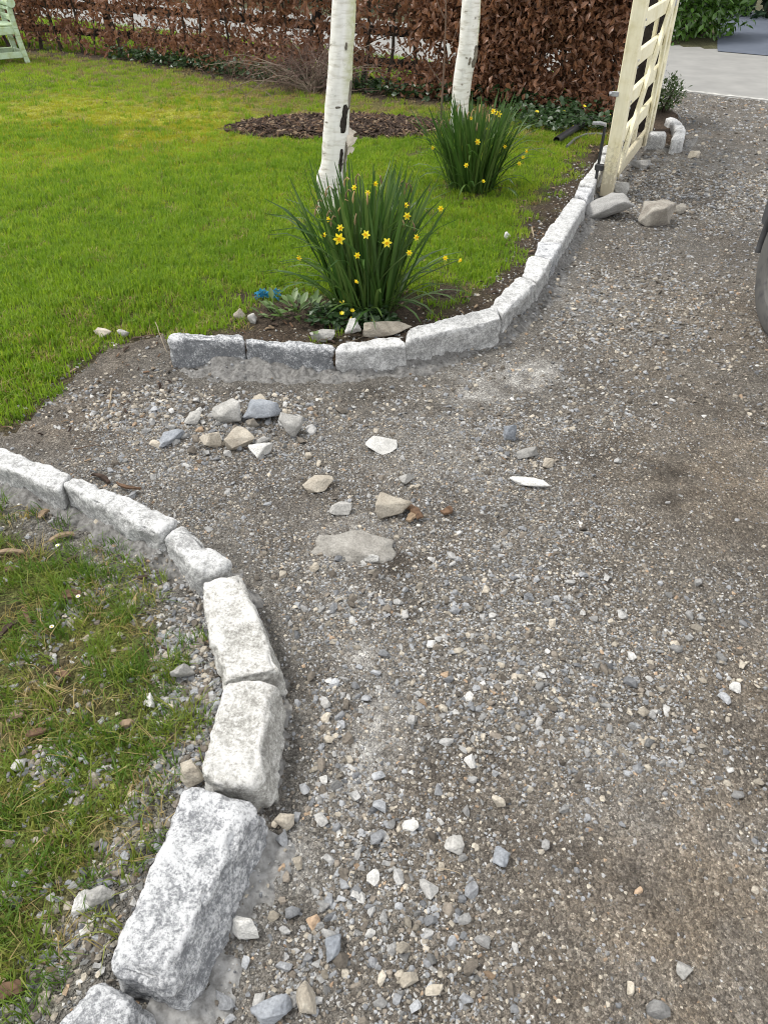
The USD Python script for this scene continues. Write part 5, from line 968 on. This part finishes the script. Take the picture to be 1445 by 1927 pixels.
for s in np.arange(3, 22, .8): q = np.array([3.28, 9.61]) + np.array([.6, .8]) * 4.75 - rd * s; m_.tube(np.array([(*q, -.05), (*q, .8), (q[0] + .1, q[1], 1.8)]), [.04, .03, .01], 6)
obj('stem', m_.mesh(), M_STEM, t)
t = thing('conifer_hedge', 'dark conifer hedge at the end of the tarmac entrance, top right corner', 'hedge', (0, 0, 0)); n = 9000; u = rg.random(n); p = np.array([5.6, 17.4]) + (np.array([13.5, 13.2]) - [5.6, 17.4]) * u[:, None] + rg.normal(0, .28, (n, 2)); z = rg.uniform(0, 2.6, n)
obj('foliage', leaves(np.c_[p, z], rand_dirs(rg, n, .5), rand_dirs(rg, n, .3) + [-.3, -.8, 0], .18, .075, .1, .1), M_CONIF, t, kind='stuff'); m_ = MB()
for u in np.linspace(.02, .98, 12): q = np.array([5.6, 17.4]) + (np.array([13.5, 13.2]) - [5.6, 17.4]) * u; m_.tube(np.array([(*q, -.05), (*q, 1.2), (*q, 2.4)]), [.06, .05, .02], 6)
obj('stem', m_.mesh(), M_STEM, t)

# ------------------------------------------------------------------ garden bench
M_SAGE = plain_mat('sage_paint', (0.40, 0.50, 0.36), .55, .35, noise=.18, scale=14, col2=(.30, .36, .17), n_lo=.3, n_hi=.55)
c = GL(54, 119); t = thing('garden_bench', 'pale sage green slatted garden bench cut off by the top left corner', 'bench', (c[0], c[1], hz1(c[0], c[1])), math.radians(214))
# local: x along the bench away from the visible corner, y along its end (front leg at the origin), z up
BL, BD = 1.35, .56
R_ = lambda nm, p, q, w, h, up=(0, 0, 1), par=t: obj(nm, MB().bar(p, q, w, h, up, .006).mesh(), M_SAGE, par)
for sx, X0 in ((1, 0.0), (-1, BL)):
    for sy, Y0 in ((-1, 0.0), (1, -BD)):
        s = np.linspace(0, 1, 9); z = .0 + .60 * s; o = .05 * (1 - s) ** 1.9
        m_ = MB(); pts_ = np.c_[X0 + sx * (.05 - o), Y0 + (1 if Y0 == 0 else -1) * (-.04 + o * .25) , z]
        for a_, b_ in zip(pts_[:-1], pts_[1:]): m_.bar(a_, b_ + (b_ - a_) * .06, .06, .055, (0, 1, 0), .006)
        obj('leg', m_.mesh(), M_SAGE, t)
xi0, xi1 = .05, BL - .05
for y_ in (-.04, -BD + .04): R_('seat_rail', (xi0, y_, .36), (xi1, y_, .36), .03, .085); R_('stretcher', (.04, y_, .10), (BL - .04, y_, .10), .035, .07)
for x_ in (xi0, xi1):
    R_('side_rail', (x_, -.07, .36), (x_, -BD + .07, .36), .03, .085); R_('side_stretcher', (x_ - (.03 if x_ < .5 else -.03), -.05, .10), (x_ - (.03 if x_ < .5 else -.03), -BD + .05, .10), .035, .07)
    R_('arm_slat', (x_, -.07, .48), (x_, -BD + .07, .48), .025, .05)
    g = np.linspace(0, 6.283, 13); obj('armrest', MB().tube(np.array([(x_ - .02, .03, .645), (x_ - .02, -.2, .65), (x_ - .02, -BD - .02, .645)]), .05, 14).mesh(), M_SAGE, t, smooth=40)
for y_ in np.linspace(-.07, -BD + .07, 6): R_('seat_slat', (xi0 - .02, y_, .415), (xi1 + .02, y_, .415), .062, .022)
R_('back_rail', (xi0, -BD + .03, .92), (xi1, -BD + .03, .92), .03, .09); R_('back_rail', (xi0, -BD + .03, .52), (xi1, -BD + .03, .52), .03, .06)
for x_ in (xi0, xi1): R_('back_post', (x_, -BD + .03, .60), (x_, -BD + .0, .96), .05, .05, (0, 1, 0))
for x_ in np.linspace(xi0 + .1, xi1 - .1, 9): R_('back_slat', (x_, -BD + .03, .55), (x_, -BD + .03, .88), .045, .016, (0, 1, 0))
for z_ in (.50, .58): R_('front_slat', (xi0 - .02, -.02, z_), (xi0 + .02, -.5, z_), .02, .035)

# ------------------------------------------------------------------ car at the right edge
M_TYRE = plain_mat('tyre_rubber', (.045, .046, .05), .8, .3, noise=.25, scale=18, col2=(.10, .098, .092), n_lo=.5, n_hi=.75, bump=.001); M_ALLOY = plain_mat('alloy_rim', (.26, .255, .235), .6, .4, metal=.2, noise=.1); M_CAR = plain_mat('dark_car_paint', (.035, .037, .042), .3, .5, noise=.05); M_TRIM = plain_mat('dusty_plastic_trim', (.07, .07, .072), .75, .3, noise=.2); M_GLASS = plain_mat('dark_car_glass', (.012, .014, .016), .08, .6, noise=.0)
CARX, CARY = 1.835, 3.36
t = thing('parked_car', 'dark car cut off by the right picture edge, only its dusty wheel and sill showing', 'car', (CARX, CARY, 0), math.radians(-3))
# local: the outer side of the wheel is x = 0, the car reaches to +x, its far end to +y
def wheel(x0, y0, out):
    ro, ri, wd = .325, .185, .215; prof = [(0.03, ri), (.006, ri + .02), (0.0, ri + .05), (.004, ro - .03), (.022, ro - .007), (.045, ro), (wd - .045, ro), (wd - .02, ro - .007), (wd, ro - .04), (wd - .02, ri)]
    k = 64; g = np.linspace(0, 2 * np.pi, k + 1)[:-1]; v = np.array([[(x0 + out * a, y0 + r_ * math.cos(h), .318 + r_ * math.sin(h)) for h in g] for a, r_ in prof]); n_ = len(prof); f = [[i*k+j, i*k+(j+1) % k, (i+1)*k+(j+1) % k, (i+1)*k+j] for i in range(n_ - 1) for j in range(k)]
    w = obj('wheel', (v.reshape(-1, 3), np.array(f)), M_TYRE, t, smooth=35); prof = [(0.035, .0), (.03, .05), (.045, .06), (.05, ri - .04), (.012, ri - .012), (.016, ri + .004), (.06, ri)]; v = np.array([[(x0 + out * a, y0 + r_ * math.cos(h), .318 + r_ * math.sin(h)) for h in g] for a, r_ in prof]); f = [[i*k+j, i*k+(j+1) % k, (i+1)*k+(j+1) % k, (i+1)*k+j] for i in range(len(prof) - 1) for j in range(k)]
    obj('rim', (v.reshape(-1, 3), np.array(f)), M_ALLOY, w, smooth=35); m_ = MB()
    for a in np.arange(5) * 2 * np.pi / 5: d = np.array([0, math.cos(a), math.sin(a)]); c_ = np.array([x0 + out * .022, y0, .318]); m_.bar(c_ + d * .03, c_ + d * (ri - .01), .045, .022, (1, 0, 0))
    obj('spokes', m_.mesh(), M_ALLOY, w); m_ = MB()
    for i in range(60):
        a = i * 2 * np.pi / 60; d = np.array([0, math.cos(a), math.sin(a)]); c_ = np.array([x0 + out * wd / 2, y0, .318]) + d * (ro + .001); m_.bar(c_ + [-.075, 0, 0], c_ + [.075, 0, 0], .02, .006, d)
    obj('tread', m_.mesh(), M_TYRE, w)
wheel(0, 0, 1); wheel(0, -2.6, 1); wheel(1.74, 0, -1); wheel(1.74, -2.6, -1)
sec = [(-a_, b_, c_, d_) for a_, b_, c_, d_ in [(-.62, .42, .95, .12), (-.55, .26, 1.0, .05), (.0, .24, 1.0, .0), (1.3, .22, 1.0, -.02), (2.6, .22, .92, .0), (3.15, .25, .85, .06), (3.3, .4, .7, .2)]]; rows = []
for y_, z0, z1, ins in sec:
    xl, xr = .02 + ins, 1.72 - ins; rows.append([(xl + .12, y_, z0), (xl, y_, z0 + .1), (xl - .0, y_, (z0 + z1) / 2), (xl + .05, y_, z1 - .05), (xl + .14, y_, z1), (xr - .14, y_, z1), (xr - .05, y_, z1 - .05), (xr, y_, (z0 + z1) / 2), (xr, y_, z0 + .1), (xr - .12, y_, z0)])
v = np.array(rows); k = 10; f = [[i*k+j, i*k+(j+1) % k, (i+1)*k+(j+1) % k, (i+1)*k+j] for i in range(len(sec) - 1) for j in range(k)]
bm = trimesh.Trimesh(v.reshape(-1, 3), np.vstack([np.array(f)[:, [0, 1, 2]], np.array(f)[:, [0, 2, 3]]] + [np.array([[0, i, i + 1] for i in range(1, k - 1)]), np.array([[60, 60 + i + 1, 60 + i] for i in range(1, k - 1)])]), process=True); trimesh.repair.fix_normals(bm)
wells = trimesh.util.concatenate([trimesh.creation.cylinder(.37, 2.4, sections=40, transform=trimesh.transformations.translation_matrix((.87, y_, .318)) @ trimesh.transformations.rotation_matrix(np.pi / 2, (0, 1, 0))) for y_ in (0, -2.6)])
try:
    bm = trimesh.boolean.difference([bm, wells], engine='manifold')
except Exception: pass
obj('body', bm, M_CAR, t, smooth=30)
crows = [[(.16, .45, .97), (1.58, .45, .97), (1.3, .2, 1.42), (.44, .2, 1.42)], [(.12, -1.9, .97), (1.62, -1.9, .97), (1.3, -1.1, 1.44), (.44, -1.1, 1.44)]]
cv = np.array(crows).reshape(-1, 3); obj('cabin', trimesh.convex.convex_hull(cv), M_GLASS, t); obj('roof', MB().bar((.87, .16, 1.44), (.87, -1.08, 1.455), .84, .04).mesh(), M_CAR, t)
obj('sill_trim', MB().bar((.03, -.42, .215), (.03, -2.2, .215), .04, .13).mesh(), M_TRIM, t); obj('wheel_arch', MB().tube(np.array([(.03, .375 * math.cos(a), .318 + .375 * math.sin(a)) for a in np.linspace(-.15, np.pi + .15, 26)]), .02, 8).mesh(), M_TRIM, t, smooth=True)

# ------------------------------------------------------------------ small things
M_TWINE = plain_mat('blue_twine', (.02, .25, .42), .7, .3, noise=.3, scale=60, col2=(.01, .13, .26)); rg = np.random.default_rng(151); c0 = GL(505, 562); t = thing('blue_twine', 'tangled bundle of bright blue twine on the soil left of the daffodils', 'twine', c0)
for i in range(26):
    a = rg.uniform(-.7, .7) + (math.pi if rg.random() < .5 else 0); L = rg.uniform(.04, .085); q = np.linspace(0, 1, 8)[:, None]; P = q * L * np.array([math.cos(a), .7 * math.sin(a), .0]) + rg.normal(0, .006, (8, 3)) + np.c_[np.zeros((8, 2)), .018 + .03 * np.sin(q[:, 0] * 3) * rg.random()]; obj('strand', MB().tube(P, .0022, 5).mesh(), M_TWINE, t, smooth=True)
obj('knot', MB().tube(np.array([(.012 * math.cos(a), .01 * math.sin(a * 2), .026 + .008 * math.sin(a)) for a in np.linspace(0, 6.0, 14)]), .005, 6).mesh(), M_TWINE, t, smooth=True)
M_DAISY = leaf_mat('daisy_petal', [(.8, .78, .76), (.8, .7, .72)], .6, .3, .3)
for i, (px, py, lab) in enumerate([(151, 1133, 'pink tinged daisy in the near grass beside the curled brown leaf'), (101, 1188, 'white daisy in the near grass by the bare patch'), (112, 1037, 'small pinkish daisy right below the dark mortar')]):
    c0 = G(px, py, .05); b = np.array([c0[0], c0[1], hz1(c0[0], c0[1])]); t = thing('daisy', lab, 'daisy', b); k = np.arange(16) * np.pi / 8; d = np.c_[np.cos(k), np.sin(k), np.full(16, .3)]; top = np.array([0, 0, .045]); obj('petals', leaves(np.repeat(top[None], 16, 0), d, np.tile([0, 0, 1.], (16, 1)),   .0075, .003, .02, 0), M_DAISY, t)
    s = trimesh.creation.icosphere(2, .0026); s.apply_translation(top + [0, 0, .001]); obj('centre', s, M_CELFL, t, smooth=True); obj('stem', MB().tube(np.array([(0, 0, -.01), (.002, 0, .02), (0, 0, .044)]), .0011, 5).mesh(), M_STEMG, t, smooth=True)
c0 = G(350, 1213, .03); obj('yellow_petal', leaves([c0], [[1, .2, 0]], [[0, -.2, 1]], .02, .01, .1, .1), M_PETAL, label='fallen yellow petal on the bare soil beside the long smooth kerb stone', cat='petal')
